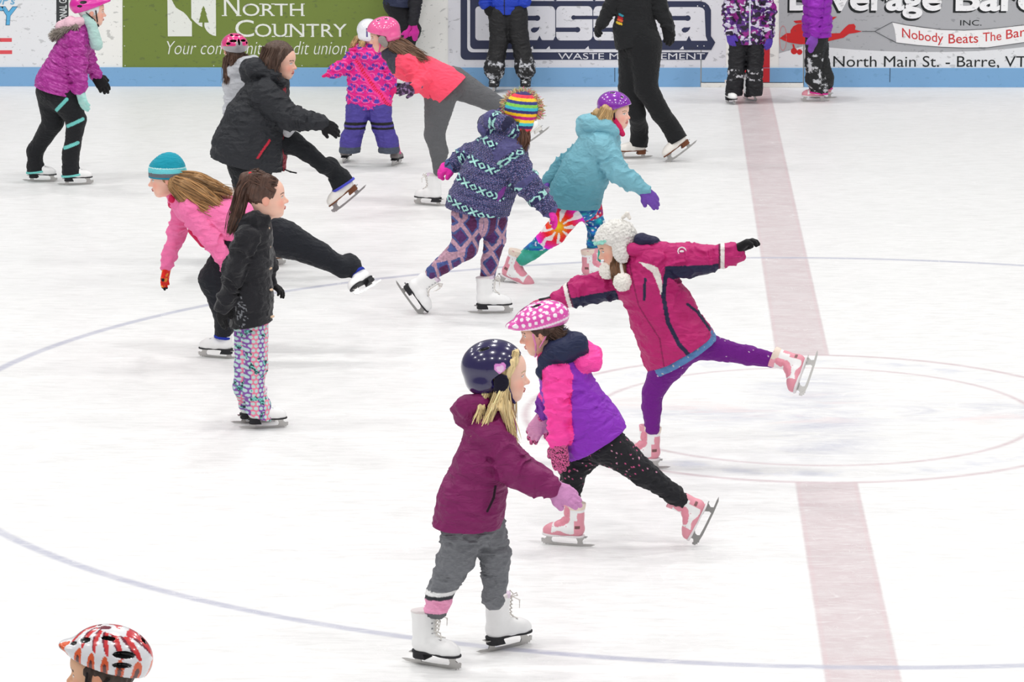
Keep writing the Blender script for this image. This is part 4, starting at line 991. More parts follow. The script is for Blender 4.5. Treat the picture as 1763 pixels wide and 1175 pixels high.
def oj(S, P, T, u, A):
    c = np.tile(V(MG), (len(P), 1)); fr = P[:, 1] < p.Y0+.03
    for t, a, b in ((1, (1130, 440), (1262, 440)), (2, (1072, 486), (960, 514))):
        A0, B0 = p.P(*a), p.P(*b); ba = nrm(B0-A0); q = P-A0; r = q-(q@ba)[:, None]*ba; al = q@ba; L = np.linalg.norm(B0-A0)
        m = (T == t); c[m & (r[:, 2] < -.028+.012*al/L) & (al < L*.82) & (al > .04)] = NVY; c[m & (np.abs(al/L-.86) < .028)] = (232, 226, 222); c[m & (np.abs(al/L-.82) < .010)] = (90, 20, 60)
    tt = (T == 0) | (T == 1)
    w = inpoly(p, P, [(1100, 444), (1118, 446), (1132, 452), (1138, 466), (1143, 500), (1141, 512), (1134, 486), (1124, 462)]); c[tt & w & fr] = (232, 226, 220)
    c[tt & fr & (dl(p, P, [(1146, 468), (1142, 500), (1150, 545), (1168, 580), (1197, 612)]) < .0105)] = NVY
    c[tt & fr & (dl(p, P, [(1183, 516), (1200, 532), (1222, 562)]) < .0055)] = NVY
    c[tt & fr & (dl(p, P, [(1111, 472), (1109, 508)]) < .007)] = NVY
    c[tt & fr & (dl(p, P, [(1084, 450), (1100, 520), (1136, 575), (1146, 640)]) < .0035)] = (140, 22, 82)
    c[T == 5] = NVY
    return c
p.jacket('ski_jacket', [(1098, 440, 0, 24, 1.1), (1112, 482, 0, 42, 1.3), (1140, 540, 0, 44, 1.28), (1166, 594, 0, 50, 1.28), (1190, 650, 0, 58, 1.25)],
         [[(1122, 452, -18, 31), (1175, 448, -22, 29), (1215, 446, -24, 25), (1262, 438, -26, 19)], [(1082, 478, 22, 30), (1035, 493, 26, 26), (1000, 502, 28, 23), (962, 516, 28, 18)]],
         oj, ax=AXO, hem=((1108, 645), (1229, 572)), mt='shell_fabric', disp=folds(.008, 15, 11), vox=.0048,
         hood=[[(1104, 412, -18, 12), (1122, 420, -10, 12), (1128, 432, 4, 12), (1110, 424, 20, 12), (1096, 418, 20, 10)]])
p.spot('collar', [[(1090, 430, -24, 12), (1112, 434, -26, 13), (1134, 442, -18, 13)]], .0045, 'shell_fabric', MG)
lb = Sh(.003); lc = p.P(1174, 433, -46)
for i in range(12):
    a0, a1 = i*math.pi/6, (i+1)*math.pi/6; lb.c(lc+.019*(cR*math.cos(a0)+cU*math.sin(a0)), lc+.019*(cR*math.cos(a1)+cU*math.sin(a1)), .0032, .0032)
lb.c(lc-cR*.006, lc+cR*.006, .006, .006); p.part('sleeve_badge', lb, .003, 'cloth', (236, 230, 232))
p.hand((1266, 432, -26), (1308, 402, -26), V(.4, -.2, -1), thumb=1, curl=.5, k=.98, color=(28, 28, 30), cuff=.03, cuffr=.036, fat=1.25, spread=.2)
p.hand((955, 518, 28), (885, 524, 30), V(0, -.3, -1), thumb=1, curl=.25, k=1.0, color=lambda S, P, T, u, A: np.where(((T == 3) | ((A[:, 0] > .012) & (T == 2)))[:, None], V(200, 70, 120), V(40, 38, 42)), cuff=.03, cuffr=.032, fat=1.1, spread=1.6)
p.head((1060, 424, 0), 192, -22, 6, k=.98, neck=(1092, 455, 0), limbs=p.body, skin=(232, 186, 164), hairc=(90, 64, 44))
p.hair([[(1062, 444, -20, 9), (1058, 466, -24, 8), (1064, 488, -26, 4)], [(1070, 448, -14, 8), (1070, 470, -26, 7), (1066, 490, -28, 3)]], (108, 76, 52), V(0, 0, 1))
def fuz(q, P, T):
    n = vn(P, 150, 4); c = mix((240, 238, 234), (206, 204, 198), n*.9); c[(T == 4)] = (150, 214, 200); return c
ho = p.cap('knit_hat', fuz, [((0, -.014, .034), (.092, .108, .094)), ((.08, .0, -.03), (.016, .04, .055)), ((-.08, .0, -.03), (.016, .04, .055)), ((0, .045, .052), (.078, .052, .012))],
           disp=lambda P, T, U: .009*(vn(P, 170, 2)-.5)+.006*(vn(P, 80, 5)-.5), cut=[((0, .06, .045), (0, .9, -1), (1,)), ((0, 0, -.05), (0, .1, -1), (1,))], mt='fur', vox=.0036)
for (x, y, d, r) in ((1046, 466, -10, 15), (1072, 486, -34, 16)):
    e = Sh(.01); e.e(p.P(x, y, d), V(r, r, r)/p.s); e.disp = lambda P, T, U: .012*(vn(P, 180, 2)-.5); p.part('pompom', e, .0034, 'fur', (240, 236, 228), parent=ho)
p.spot('tie_cord', [[(1068, 452, -24, 3), (1072, 472, -34, 3)], [(1050, 450, 20, 3), (1046, 462, 0, 3)], [(1072, 375, 0, 3), (1080, 368, -2, 3.5), (1084, 376, -4, 3)]], .0034, 'fleece', (232, 228, 220), parent=ho)

# ---- 4. teal jacket girl, purple helmet, tie-dye leggings
p = newperson((1022, 487), 'person in a light teal hooded jacket, tie-dye leggings and glossy purple helmet')
kB = p.skate('pink', (853, 484, 10), (903, 507, -6), collar=(893, 448, 0), size=1.12); kA = p.skate('pink', (988, 488), (1058, 486), size=1.0)
def td(S, P, T, u, A):
    c0 = p.P(962, 388, -14); q = P-c0; r = np.hypot(q[:, 0], q[:, 2]); an = np.arctan2(q[:, 2], q[:, 0]); n = vn(P, 28, 4)
    ph = an*9+r*12; st = .5+.5*np.sin(ph+n*3)
    hue = np.where(r < .16, .14-r*1.9+.02*n, .58+.12*np.sin(P[:, 2]*30+n*4)); c = hsv(hue, .85-.8*(st > .72)*(r > .035), .93+0*n)
    m = (r >= .16); n2 = vn(P*[1, 1, 2.2], 42, 9); c[m] = mix(hsv(.50+.14*n2, .78+0*n2, .35+.5*n+.1), (240, 240, 244), (vn(P, 60, 3)-.66)*7)[m]
    low = (P[:, 2] < p.P(0, 425)[2]) & m; c[low] = mix((40, 150, 120), (90, 190, 180), n)[low]
    top = (T == 1) & (u < .10); k = vn(P*[2, 2, 1], 40, 12); c[top] = mix(mix((214, 40, 70), (60, 50, 160), (k-.5)*8), (238, 236, 240), (vn(P, 50, 1)-.6)*8)[top]
    return c
p.pants('leggings', [[(990, 352, -12, 25), (954, 402, -14, 19), (916, 434, -8, 13), (898, 447, -2, 11)], [(1012, 350, 12, 24), (1026, 388, 12, 15), (1024, 420, 12, 13), (1023, 448, 12, 11)]], td, disp=folds(.003, 30, 3), pelvis=[(1000, 335, 0, 30), (1000, 350, 0, 30)], vox=.0045)
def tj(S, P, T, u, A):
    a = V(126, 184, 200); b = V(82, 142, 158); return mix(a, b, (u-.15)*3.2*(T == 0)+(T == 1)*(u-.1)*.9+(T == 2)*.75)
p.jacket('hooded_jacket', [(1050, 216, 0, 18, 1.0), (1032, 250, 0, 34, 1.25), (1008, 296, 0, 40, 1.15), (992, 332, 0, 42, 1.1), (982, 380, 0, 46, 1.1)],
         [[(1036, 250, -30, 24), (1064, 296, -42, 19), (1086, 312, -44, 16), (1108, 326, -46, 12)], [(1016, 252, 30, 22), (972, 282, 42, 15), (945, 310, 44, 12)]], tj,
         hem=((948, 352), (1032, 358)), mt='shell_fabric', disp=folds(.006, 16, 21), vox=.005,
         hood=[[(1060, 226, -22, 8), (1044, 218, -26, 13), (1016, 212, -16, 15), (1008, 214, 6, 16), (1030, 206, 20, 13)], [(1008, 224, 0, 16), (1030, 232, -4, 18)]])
p.hand((1108, 328, -46), (1136, 356, -48), V(-.3, 1, -.4), thumb=-1, curl=.25, k=1.1, color=(112, 74, 168), cuff=.03, fat=1.2, spread=.3)
p.hand((944, 308, 44), (936, 326, 42), V(.5, 0, -.5), thumb=1, curl=.5, k=.85, color=(112, 74, 168), cuff=.03)
p.head((1060, 194, 0), -24, -3, 0, k=.98, neck=(1052, 222, 0), limbs=p.body, skin=(238, 194, 176), hairc=(170, 140, 96))
p.hair([[(1042, 186, -22, 8), (1036, 204, -24, 9), (1048, 214, -24, 5)], [(1050, 190, -26, 6), (1046, 208, -27, 6), (1056, 222, -24, 2)], [(1030, 196, -6, 12), (1028, 206, -6, 12)]], (196, 164, 116), V(.2, 0, 1), ells=[CAP], cut=CAPCUT)
def ph(q, P): c = mix((120, 30, 158), (150, 50, 186), vn(P, 14, 3)); d, v = cells(P, 60, 2); c[(d < .12) & (v > .8)] = (200, 60, 120); return c
p.helmet('ski', ph, k=1.04, off=(-.004, .012), back=-4, strap=(40, 30, 40), vents=[(.03, .05, .098, .010, .012, .007), (-.03, .05, .098, .010, .012, .007), (.035, .085, .072, .010, .010, .006), (-.035, .085, .072, .010, .010, .006), (.03, -.02, .112, .010, .016, .007), (-.03, -.02, .112, .010, .016, .007)])
p.spot('neck_gaiter', [[(1058, 208, -16, 6), (1064, 220, -20, 7), (1072, 231, -18, 4.5)], [(1060, 212, 10, 7), (1068, 226, 2, 6)]], .0045, 'cloth', (206, 36, 92))

# ---- 5. patterned jacket, rainbow striped hat
p = newperson((845, 540), 'person in a navy patterned hooded jacket and a rainbow striped hat with yarn fringe')
kA = p.skate('white', (806, 540), (882, 539), size=1.05); kB = p.skate('white', (683, 491, 6), (721, 543, -6), collar=(748, 466, 0), size=1.05)
def ag(S, P, T, u, A):
    x = P@nrm(V(1, .4, 0)); sp = .125; a = (x/sp+T*.37+.1) % 1-.5; b = (u/.17+.3) % 1-.5; m = np.abs(a)+np.abs(b); n = vn(P, 110, 4)
    c = np.tile(V(92, 54, 108), (len(P), 1)); c[m < .74] = (74, 88, 142); c[m < .64] = (190, 150, 168); c[m < .42] = (78, 92, 150); c[m < .32] = (92, 46, 86); return c*(.86+.28*n[:, None])
p.pants('leggings', [[(806, 372, -12, 29), (800, 425, -14, 22), (760, 458, -6, 14), (744, 470, -2, 12)], [(848, 372, 12, 27), (852, 412, 12, 18), (843, 452, 12, 14), (838, 484, 12, 12)]], ag, disp=folds(.003, 30, 3), pelvis=[(826, 355, 0, 34), (824, 372, 0, 36)], vox=.004)
tu = nrm(p.P(880, 225)-p.P(822, 370)); tr = nrm(np.cross(tu, YH))
def fi(S, P, T, u, A):
    v = np.where(T == 0, P@tu, u); x = np.where(T == 0, P@tr, P@V(.3, .9, .3)); n = vn(P, 120, 4)
    c = np.tile(V(44, 44, 72), (len(P), 1)); r = (v/.0125) % 1; z = (x/.012+np.floor(v/.0125)*.5) % 1
    c[(r < .34)] = (84, 82, 128); c[(r > .5) & (r < .66) & (z < .5)] = (178, 158, 202); c[(r > .8) & (z > .3)] = (84, 104, 150)
    bnd = (v/.135) % 1; bb = (bnd-.2)/.13-.5*0; m = (bnd > .06) & (bnd < .36); a = (x/.052) % 1-.5; bq = (bnd-.21)/.30
    alt = (np.floor(x/.052) % 2) == 0
    X = m & alt & (np.abs(np.abs(a)-np.abs(bq)*.9) < .15); O = m & ~alt & (np.abs(a)+np.abs(bq) < .5) & (np.abs(a)+np.abs(bq) > .26)
    gate = vn(P, 7, 8) > .40
    c[m & (np.abs(bq) < .62) & gate & (np.abs(a) < .52)] = (46, 46, 86); c[(X | O) & gate] = (168, 222, 214)
    return c*(.9+.2*n[:, None])
def pk(sh): pass
p.jacket('patterned_jacket', [(886, 226, 0, 22, 1.0), (866, 262, 0, 41, 1.25), (844, 306, 0, 48, 1.15), (826, 348, 0, 51, 1.12), (812, 400, 0, 54, 1.12)],
         [[(876, 268, -34, 28), (904, 312, -46, 23), (926, 338, -48, 19), (947, 362, -48, 14)], [(846, 255, 34, 26), (802, 272, 46, 20), (780, 284, 48, 15)]], fi,
         hem=((768, 355), (871, 370)), mt='cloth', disp=folds(.007, 16, 31), vox=.0042,
         hood=[[(892, 232, -26, 9), (872, 214, -28, 14), (848, 206, -14, 16), (842, 214, 8, 18), (864, 200, 24, 13)], [(840, 222, 0, 17), (868, 230, -4, 20)]])
p.spot('pocket', [[(868, 322, -48, 4), (862, 332, -50, 6), (855, 344, -50, 5)]], .004, 'cloth', (122, 58, 140))
p.hand((944, 358, -48), (956, 380, -48), V(-.9, -.3, -.2), thumb=-1, curl=.35, k=1.0, color=(232, 52, 168), cuff=.03, fat=1.1, spread=.4, label='hot pink glove')
p.hand((784, 282, 48), (756, 294, 46), V(0, .5, -1), thumb=1, curl=.7, k=1.15, color=(232, 52, 168), cuff=.03, fat=1.25, label='hot pink glove')
p.head((899, 200, 0), 38, -28, 0, k=1.0, neck=(888, 232, 0), limbs=p.body, skin=(226, 176, 150), hairc=(70, 46, 34))
p.hair([[(896, 216, -22, 8), (900, 238, -30, 7), (894, 258, -40, 3)], [(904, 220, -18, 7), (908, 240, -26, 5), (900, 262, -38, 2)], [(888, 220, -16, 9), (890, 240, -22, 6)]], (88, 58, 44), V(0, 0, 1))
RB = [(250, 214, 60), (196, 40, 128), (250, 200, 40), (64, 56, 120), (70, 190, 210), (140, 210, 90), (64, 70, 140), (250, 210, 60), (232, 70, 90), (64, 56, 110), (80, 200, 210)]
hu = nrm(V(.12, 0, 1))
def rb(q, P, T):
    i = np.floor((P@hu)/.0175+.2).astype(int) % len(RB); return np.array(RB, float)[i]
ht = p.cap('striped_hat', rb, [((0, -.02, .034), (.092, .108, .108)), ((.075, -.005, -.045), (.022, .05, .066)), ((-.075, -.005, -.045), (.022, .05, .066))], cut=[((0, .06, .03), (0, 1, -.5), (1,))],
           disp=lambda P, T, U: .0015*np.sin(P@hu*900), vox=.0034)
rng = np.random.default_rng(5); yc = [(226, 130, 156), (222, 206, 150), (190, 196, 160), (206, 172, 120), (176, 200, 140), (216, 150, 120)]
yp = []; F_ = p.hf
for i in range(900):
    a = rng.uniform(-.15*math.pi, 1.2*math.pi); c_ = F_.L(.0, -.02, .034); sp = rng.normal(0, .012)
    dr = cR*math.cos(a)+cU*math.sin(a); b0 = c_+dr*.098+YH*sp; e0 = b0+dr*rng.uniform(.008, .026)+rng.normal(0, .010, 3)
    m0 = (b0+e0)/2+rng.normal(0, .006, 3); yp.append((np.array([b0, m0, e0]), np.array([.0028, .003, .0016])))
P_, Fc_, id_ = tubes(yp); mkobj('yarn_fringe', mkmesh('yarn_fringe', P_-p.g, Fc_, 'fleece', np.array(yc, float)[rng.integers(0, 6, 900)[id_]]), ht)

# ---- 6. pink long-sleeve spiral skater with teal hat
p = newperson((380, 616), 'person in a pink top, black leggings and teal striped beanie, leaning forward')
kA = p.skate('white', (414, 619), (343, 614), size=1.0, laces=False); kB = p.skate('white', (656, 485, 18), (616, 508, -34), collar=(602, 458, 14), size=.92, laces=False)
p.pants('leggings', [[(412, 418, -8, 34), (370, 482, -8, 27), (380, 520, -8, 19), (kA, (-.05, 0, .2), 15)], [(432, 395, 10, 38), (490, 412, 8, 31), (548, 438, 4, 21), (590, 462, 4, 15), (kB, (-.05, 0, .2), 14)]], (34, 36, 42), disp=folds(.004, 26, 3), pelvis=[(425, 385, 0, 40), (410, 408, 0, 40)], over=[(0, 0, .118, .050, 1.0, (34, 52, 160)), (1, 1, .118, .049, 1.0, (34, 52, 160))])
PK = (246, 128, 180)
p.jacket('pink_top', [(304, 340, 0, 17, 1.0), (330, 354, 0, 28, 1.35), (372, 374, 0, 34, 1.2), (410, 384, 0, 40, 1.15), (428, 392, 0, 42, 1.1)],
         [[(325, 362, -34, 20), (360, 410, -44, 17), (384, 442, -40, 15), (396, 470, -36, 12)], [(316, 358, 34, 19), (304, 400, 42, 15), (287, 456, 42, 12)]], lambda S, P, T, u, A: mix(PK, (236, 110, 166), vn(P, 20, 2)*.8), disp=folds(.005, 20, 41), mt='cloth', vox=.005)
p.spot('shirt_hem', [[(334, 396, 0, 10), (352, 416, 0, 10), (372, 424, 0, 9)], [(298, 342, -12, 8), (296, 352, 0, 7)]], .005, 'cloth', (206, 30, 84), ax=YH, k=1.8)
p.hand((287, 462, 42), (281, 496, 42), V(.8, -.4, 0), thumb=1, curl=.2, k=.93, color=lambda S, P, T, u, A: np.where((A[:, 1] > .115)[:, None] | ((T == 3) & (A[:, 1] > .055))[:, None], V(34, 34, 36), np.where((vn(P, 60, 3) > .68)[:, None], V(240, 150, 50), V(232, 50, 40))), cuff=.02, label='red glove with black fingertips')
p.hand((398, 474, -36), (404, 500, -36), V(.8, -.4, 0), thumb=-1, curl=.2, k=.93, color=(232, 50, 40), cuff=.02)
p.head((285, 307, 0), 192, -8, 0, k=1.0, neck=(304, 344, 0), limbs=p.body, skin=(240, 192, 172), hairc=(150, 110, 80))
HB = (158, 120, 78)
p.hair([[(300, 312, -20, 12), (318, 320, -24, 16), (345, 334, -26, 16), (368, 350, -24, 13), (396, 368, -20, 4)], [(300, 320, -24, 9), (322, 344, -30, 13), (350, 360, -32, 12), (380, 372, -28, 5)],
        [(308, 306, -10, 12), (340, 310, -12, 14), (366, 322, -12, 12), (398, 334, -10, 3)], [(310, 312, 16, 12), (345, 330, 14, 14), (372, 344, 8, 8)], [(296, 322, -22, 7), (312, 340, -28, 8), (330, 352, -30, 5)]], HB, V(1, 0, -.6), ells=[CAP], cut=CAPCUT, wave=.008, wisp=1.4, amt=.34)
def th(q, P, T):
    z = q[:, 2]-q[:, 1]*.16; c = np.tile(V(28, 150, 172), (len(q), 1)); c[z < .068] = (206, 240, 240); c[z < .063] = (110, 206, 216); c[z < .037] = (106, 112, 120); c[z < .014] = (20, 140, 168); return c
p.cap('knit_beanie', th, [((0, -.016, .052), (.088, .104, .078)), ((0, -.03, .085), (.06, .07, .056)), ((0, -.016, .018), (.090, .106, .050))], cut=[((0, 0, .004), (0, .16, -1), (1, 3))], disp=lambda P, T, U: .0012*np.sin(P[:, 2]*700), sm=.02)

# ---- 7. ponytail girl in black toggle coat
p = newperson((455, 737), 'person with a long brown ponytail, black toggle coat and dotted leggings, standing upright')
kA = p.skate('white', (416, 739), (491, 736), size=.98, laces=False); kB = p.skate('white', (402, 730), (474, 726), size=.96, laces=False)
def dt(S, P, T, u, A):
    x = P@nrm(V(1, .6, 0)); st = (np.sin(x*95+T*2) > 0); c = np.where(st[:, None], V(236, 132, 160), V(138, 84, 170))
    sp = .0235; r = np.round(P[:, 2]/sp); a = (x/sp+(r % 2)*.5); dd = np.hypot(a-np.round(a), P[:, 2]/sp-r); c = np.array(c, float); c[dd < .38] = (190, 222, 218)
    n = vn(P, 42, 3); k = (n > .72); c[k] = mix((44, 60, 70), (120, 206, 196), (vn(P, 150, 5)-.45)*6)[k]; return c
p.pants('leggings', [[(438, 548, -8, 24), (442, 632, -10, 18), (436, 672, -10, 17), (kA, (-.035, 0, .12), 20), (kA, (-.035, 0, .06), 23)], [(424, 548, 8, 22), (422, 628, 10, 17), (418, 668, 10, 16), (kB, (-.035, 0, .12), 17), (kB, (-.035, 0, .06), 19)]], dt, vox=.0036, disp=folds(.003, 26, 7), pelvis=[(432, 530, 0, 28), (432, 545, 0, 28)],
        cuts=[(kA(-.035, 0, .062), kA(-.035, 0, .0)-kA(.01, 0, .12), (0,)), (kB(-.035, 0, .062), kB(-.035, 0, .0)-kB(.01, 0, .12), (1,))])
def bk(S, P, T, u, A):
    c = np.tile(V(38, 38, 42), (len(P), 1)); n = vn(P, 120, 2); m = (dl(p, P, [(418, 510), (422, 545)]) < .03) & (P[:, 1] < p.Y0) & (n > .62) & (T == 0); c[m] = (128, 130, 136); return c
p.jacket('black_coat', [(450, 376, 0, 14, 1.0), (438, 405, 0, 28, 1.3), (434, 450, 0, 31, 1.2), (432, 510, 0, 34, 1.2), (432, 590, 0, 38, 1.2)],
         [[(424, 408, -32, 21), (404, 462, -40, 18), (392, 510, -40, 15), (384, 526, -40, 14)], [(448, 410, 30, 18), (462, 455, 36, 14), (466, 488, 36, 10)]], bk, hem=((397, 563), (470, 552)), disp=folds(.006, 18, 51), mt='fleece', vox=.005,
         hood=[[(458, 378, -16, 8), (440, 376, -20, 12), (418, 386, -12, 14), (414, 392, 4, 14), (440, 374, 18, 11)]])
for y in (394, 426, 463, 500, 546): p.spot('toggle', [[(458+(y-394)*.06, y, -16, 2.2), (463+(y-394)*.05, y-1, -13, 2.2)]], .003, 'leather', (222, 190, 160))
p.hand((384, 526, -40), (381, 562, -40), V(.8, -.5, 0), thumb=-1, curl=.3, k=.95, color=(34, 34, 36), cuff=.03, cuffr=.034, fat=1.25, spread=.1)
p.hand((466, 488, 36), (480, 498, 32), V(0, 0, -1), thumb=1, curl=.4, k=.8, color=(26, 26, 28), cuff=.03)
p.head((460, 340, 0), 6, 2, 0, k=1.06, neck=(450, 380, 0), limbs=p.body, skin=(240, 194, 174), hairc=(70, 46, 36), smile=1)
BR = (84, 60, 50)
p.hair([[(436, 304, 0, 9), (424, 308, -4, 13), (416, 330, -8, 13), (412, 355, -12, 12), (404, 378, -16, 10), (396, 402, -20, 3)], [(446, 304, 0, 14), (434, 304, 0, 10)], [(474, 312, -20, 6), (458, 308, -24, 9), (438, 304, -14, 8)], [(472, 330, -24, 2.5), (456, 318, -25, 8), (436, 306, -12, 7)]], BR, V(.3, 0, 1), ells=[((0, -.018, .034), (.078, .092, .080))], cut=[((0, .064, .056), (0, 1, -.7))], wave=.004, amt=.3)
p.spot('hair_tie', [[(431, 300, -6, 4), (432, 308, -6, 4)]], .003, 'cloth', (226, 40, 56), ax=YH, k=1.6)
# ---- 8. teen in black hooded jacket, kicking one leg forward
p = newperson((440, 474), 'person with loose brown hair and a big black hooded jacket, one leg kicked forward')
kA = p.skate('brown', (402, 474), (471, 470), size=1.0, laces=False); kB = p.skate('brown', (631, 322, -6), (577, 367, -20), collar=(576, 300, -12), size=1.05, laces=False); p.Y0 -= .06
p.pants('skating_trousers', [[(430, 280, 8, 38), (436, 350, 8, 27), (430, 410, 8, 19), (kA, (-.05, 0, .2), 17)], [(462, 246, -8, 24), (504, 246, -9, 18), (528, 262, -10, 14.5), (558, 286, -11, 12.5), (kB, (-.045, 0, .24), 11)]], (32, 34, 38), disp=folds(.004, 24, 3), pelvis=[(440, 245, 0, 38), (432, 275, 0, 40)],
        over=[(0, 0, .10, .056, 1.1, (70, 74, 190)), (1, 1, .092, .062, 1.25, (76, 80, 196))])
def cj(S, P, T, u, A):
    c = np.tile(V(40, 42, 47), (len(P), 1)); fr = P[:, 1] < p.Y0
    c[(T == 0) & fr & (dl(p, P, [(470, 234), (451, 262)]) < .007)] = (196, 40, 62); c[(T == 0) & fr & (dl(p, P, [(472, 238), (454, 264)]) < .004)] = (20, 20, 22)
    c[(T == 0) & (dl(p, P, [(492, 150), (493, 205), (491, 292)]) < .008)] = (150, 34, 52); return c
p.jacket('hooded_jacket', [(474, 138, 0, 22, 1.0), (458, 165, 0, 37, 1.3), (442, 205, 0, 50, 1.12), (433, 245, 0, 57, 1.1), (428, 262, 0, 60, 1.1), (424, 320, 0, 66, 1.1)],
         [[(456, 164, -40, 28), (498, 204, -54, 20), (524, 208, -58, 17), (552, 211, -60, 13)], [(464, 166, 38, 24), (500, 196, 50, 17), (540, 210, 54, 12)]], cj,
         hem=((367, 268), (490, 294)), disp=folds(.008, 15, 61), mt='shell_fabric', vox=.005,
         hood=[[(486, 142, -24, 8), (468, 128, -28, 12), (440, 118, -18, 17), (432, 120, 4, 18), (456, 112, 24, 14)], [(430, 128, 0, 16), (462, 140, 0, 22)]])
p.spot('shirt', [[(494, 222, 0, 14), (502, 240, 0, 12)]], .005, 'cloth', (206, 206, 210), ax=YH, k=2.0)
p.spot('chest_logo', [[(412, 230, -59, 1.2), (420, 233, -60, 1.4), (430, 236, -60, 1.2)]], .003, 'cloth', (120, 122, 128))
p.spot('pull_cord', [[(490, 292, -10, 1.2), (500, 296, -10, 1.2), (510, 298, -10, 1.4)]], .003, 'cloth', (30, 30, 32))
p.hand((553, 211, -60), (574, 222, -60), V(-.2, 1, -.6), thumb=-1, curl=.35, k=1.12, color=(28, 28, 30), cuff=.03, cuffr=.03, spread=2.2)
p.hand((540, 210, 54), (562, 216, 54), DN, thumb=1, curl=.4, k=.95, color=(28, 28, 30))
p.head((484, 106, 0), -14, -8, 0, k=1.06, neck=(474, 142, 0), limbs=p.body, skin=(236, 188, 168), hairc=(70, 50, 40))
p.hair([[(474, 84, -24, 9), (466, 104, -28, 10), (468, 124, -28, 8), (478, 138, -26, 3)], [(466, 84, -12, 14), (458, 108, -14, 13), (462, 130, -14, 6)], [(488, 84, -18, 4), (480, 96, -27, 5), (474, 118, -29, 5)], [(480, 86, 18, 8), (470, 110, 24, 8)]], (84, 64, 54), V(.1, 0, 1), ells=[((0, -.02, .034), (.082, .098, .088))], cut=CAPCUT, amt=.2)

# ---- 9. grey hoodie child with pink bike helmet seen from behind
p = newperson((460, 460), 'person in a light grey hoodie and pink bike helmet, back turned, behind black jacket')
kA = p.skate('brown', (427, 461), (495, 455), size=.95); kB = p.skate('brown', (418, 452), (484, 447), size=.95); p.Y0 += .2
p.pants('leggings', [[(428, 275, -6, 24), (438, 350, -8, 18), (440, 400, -6, 14), (kA, (-.05, 0, .2), 12)], [(428, 275, 8, 24), (436, 345, 8, 18), (434, 395, 8, 14), (kB, (-.05, 0, .2), 12)]], (52, 58, 130), disp=folds(.004, 26, 3), pelvis=[(426, 245, 0, 28), (426, 270, 0, 28)])
p.jacket('hoodie', [(410, 118, 0, 13, 1.1), (416, 142, 0, 24, 1.15), (420, 190, 0, 25, 1.15), (424, 240, 0, 26, 1.2), (426, 300, 0, 28, 1.2)],
         [[(400, 146, -6, 16), (400, 190, -14, 13), (412, 225, -24, 11)], [(436, 146, 12, 15), (446, 195, 14, 12), (452, 235, 10, 10)]], (196, 198, 204), hem=((390, 272), (460, 276)), ax=p.P(430, 130, 8)-p.P(396, 132, -8), disp=folds(.006, 18, 71), vox=.005,
         hood=[[(398, 118, 6, 7), (402, 124, -14, 12), (420, 112, -22, 13), (436, 104, -8, 10)], [(404, 128, -12, 12), (424, 122, -14, 13)]])
p.hand((412, 228, -24), (424, 248, -26), DN, thumb=1, curl=.4, k=.9, color=(40, 40, 44)); p.hand((452, 236, 10), (462, 254, 8), DN, thumb=1, curl=.4, k=.9, color=(40, 40, 44))
p.spot('purple_collar', [[(392, 112, -8, 3), (396, 120, -15, 3), (402, 108, -18, 3)]], .0035, 'cloth', (130, 80, 160))
p.head((403, 86, 0), 112, -6, 0, k=.86, neck=(408, 116, 0), limbs=p.body, skin=(230, 190, 170))
p.hair([[(390, 100, -8, 6), (388, 115, -13, 5), (390, 130, -18, 4), (389, 143, -20, 2)], [(404, 96, -18, 10), (400, 108, -20, 8)], [(414, 98, -14, 6), (420, 108, -18, 4), (436, 112, -20, 2)], [(422, 96, 0, 5), (432, 106, -8, 3)]], (92, 68, 56), V(0, 0, 1), ells=[CAP], cut=CAPCUT)
def pbh(q, P):
    c = np.tile(V(226, 44, 130), (len(q), 1)); d, v = cells(P, 26, 4); c[(d < .34) & (v > .62)] = (246, 190, 110); c[(d < .3) & (v < .22)] = (240, 160, 180)
    c[(q[:, 2] < .028) & (q[:, 1] < -.03)] = (158, 154, 158); c[(q[:, 2] < .060) & (np.abs(q[:, 0]) < .022) & (q[:, 1] < -.05)] = (160, 156, 160); return c
p.helmet('bike', pbh, k=1.10, strap=None, vents=[(.035, -.120, .062, .022, .035, .008), (-.035, -.120, .062, .022, .035, .008), (.0, -.13, .052, .008, .03, .022), (.06, -.09, .045, .014, .026, .009), (-.06, -.09, .045, .014, .026, .009), (.03, -.06, .10, .008, .03, .010), (-.03, -.06, .10, .008, .03, .010), (.0, -.085, .095, .014, .012, .006)])

# ---- 10. far left, magenta quilted jacket
p = newperson((98, 317), 'person in a magenta winter jacket with fur trimmed hood and magenta helmet, far left')
kA = p.skate('white', (40, 312), (97, 313), size=1.02, laces=False); kB = p.skate('white', (100, 319), (159, 317), size=1.02, laces=False)
def ab(S, P, T, u, A):
    c = np.tile(V(34, 35, 38), (len(P), 1)); fr = P[:, 1] < p.Y0+.02
    for a, b in (((101, 187), (121, 166)), ((120, 214), (146, 202)), ((114, 252), (137, 243))): c[(T == 1) & (dl(p, P, [a, b]) < .0125)] = (118, 206, 200)
    return c
p.pants('skating_trousers', [[(92, 160, 10, 30), (91, 210, 10, 18), (kA, (-.035, 0, .22), 12.5)], [(112, 165, -10, 30), (131, 206, -12, 17), (125, 252, -10, 13), (kB, (-.035, 0, .2), 12.5)]], ab, vox=.0045, disp=folds(.003, 24, 3), pelvis=[(102, 140, 0, 32), (100, 155, 0, 34)],
        over=[(0, 0, .066, .062, 1.2, (118, 206, 200)), (1, 1, .066, .062, 1.2, (118, 206, 200))])
mv = nrm(p.P(145, 45)-p.P(98, 150))
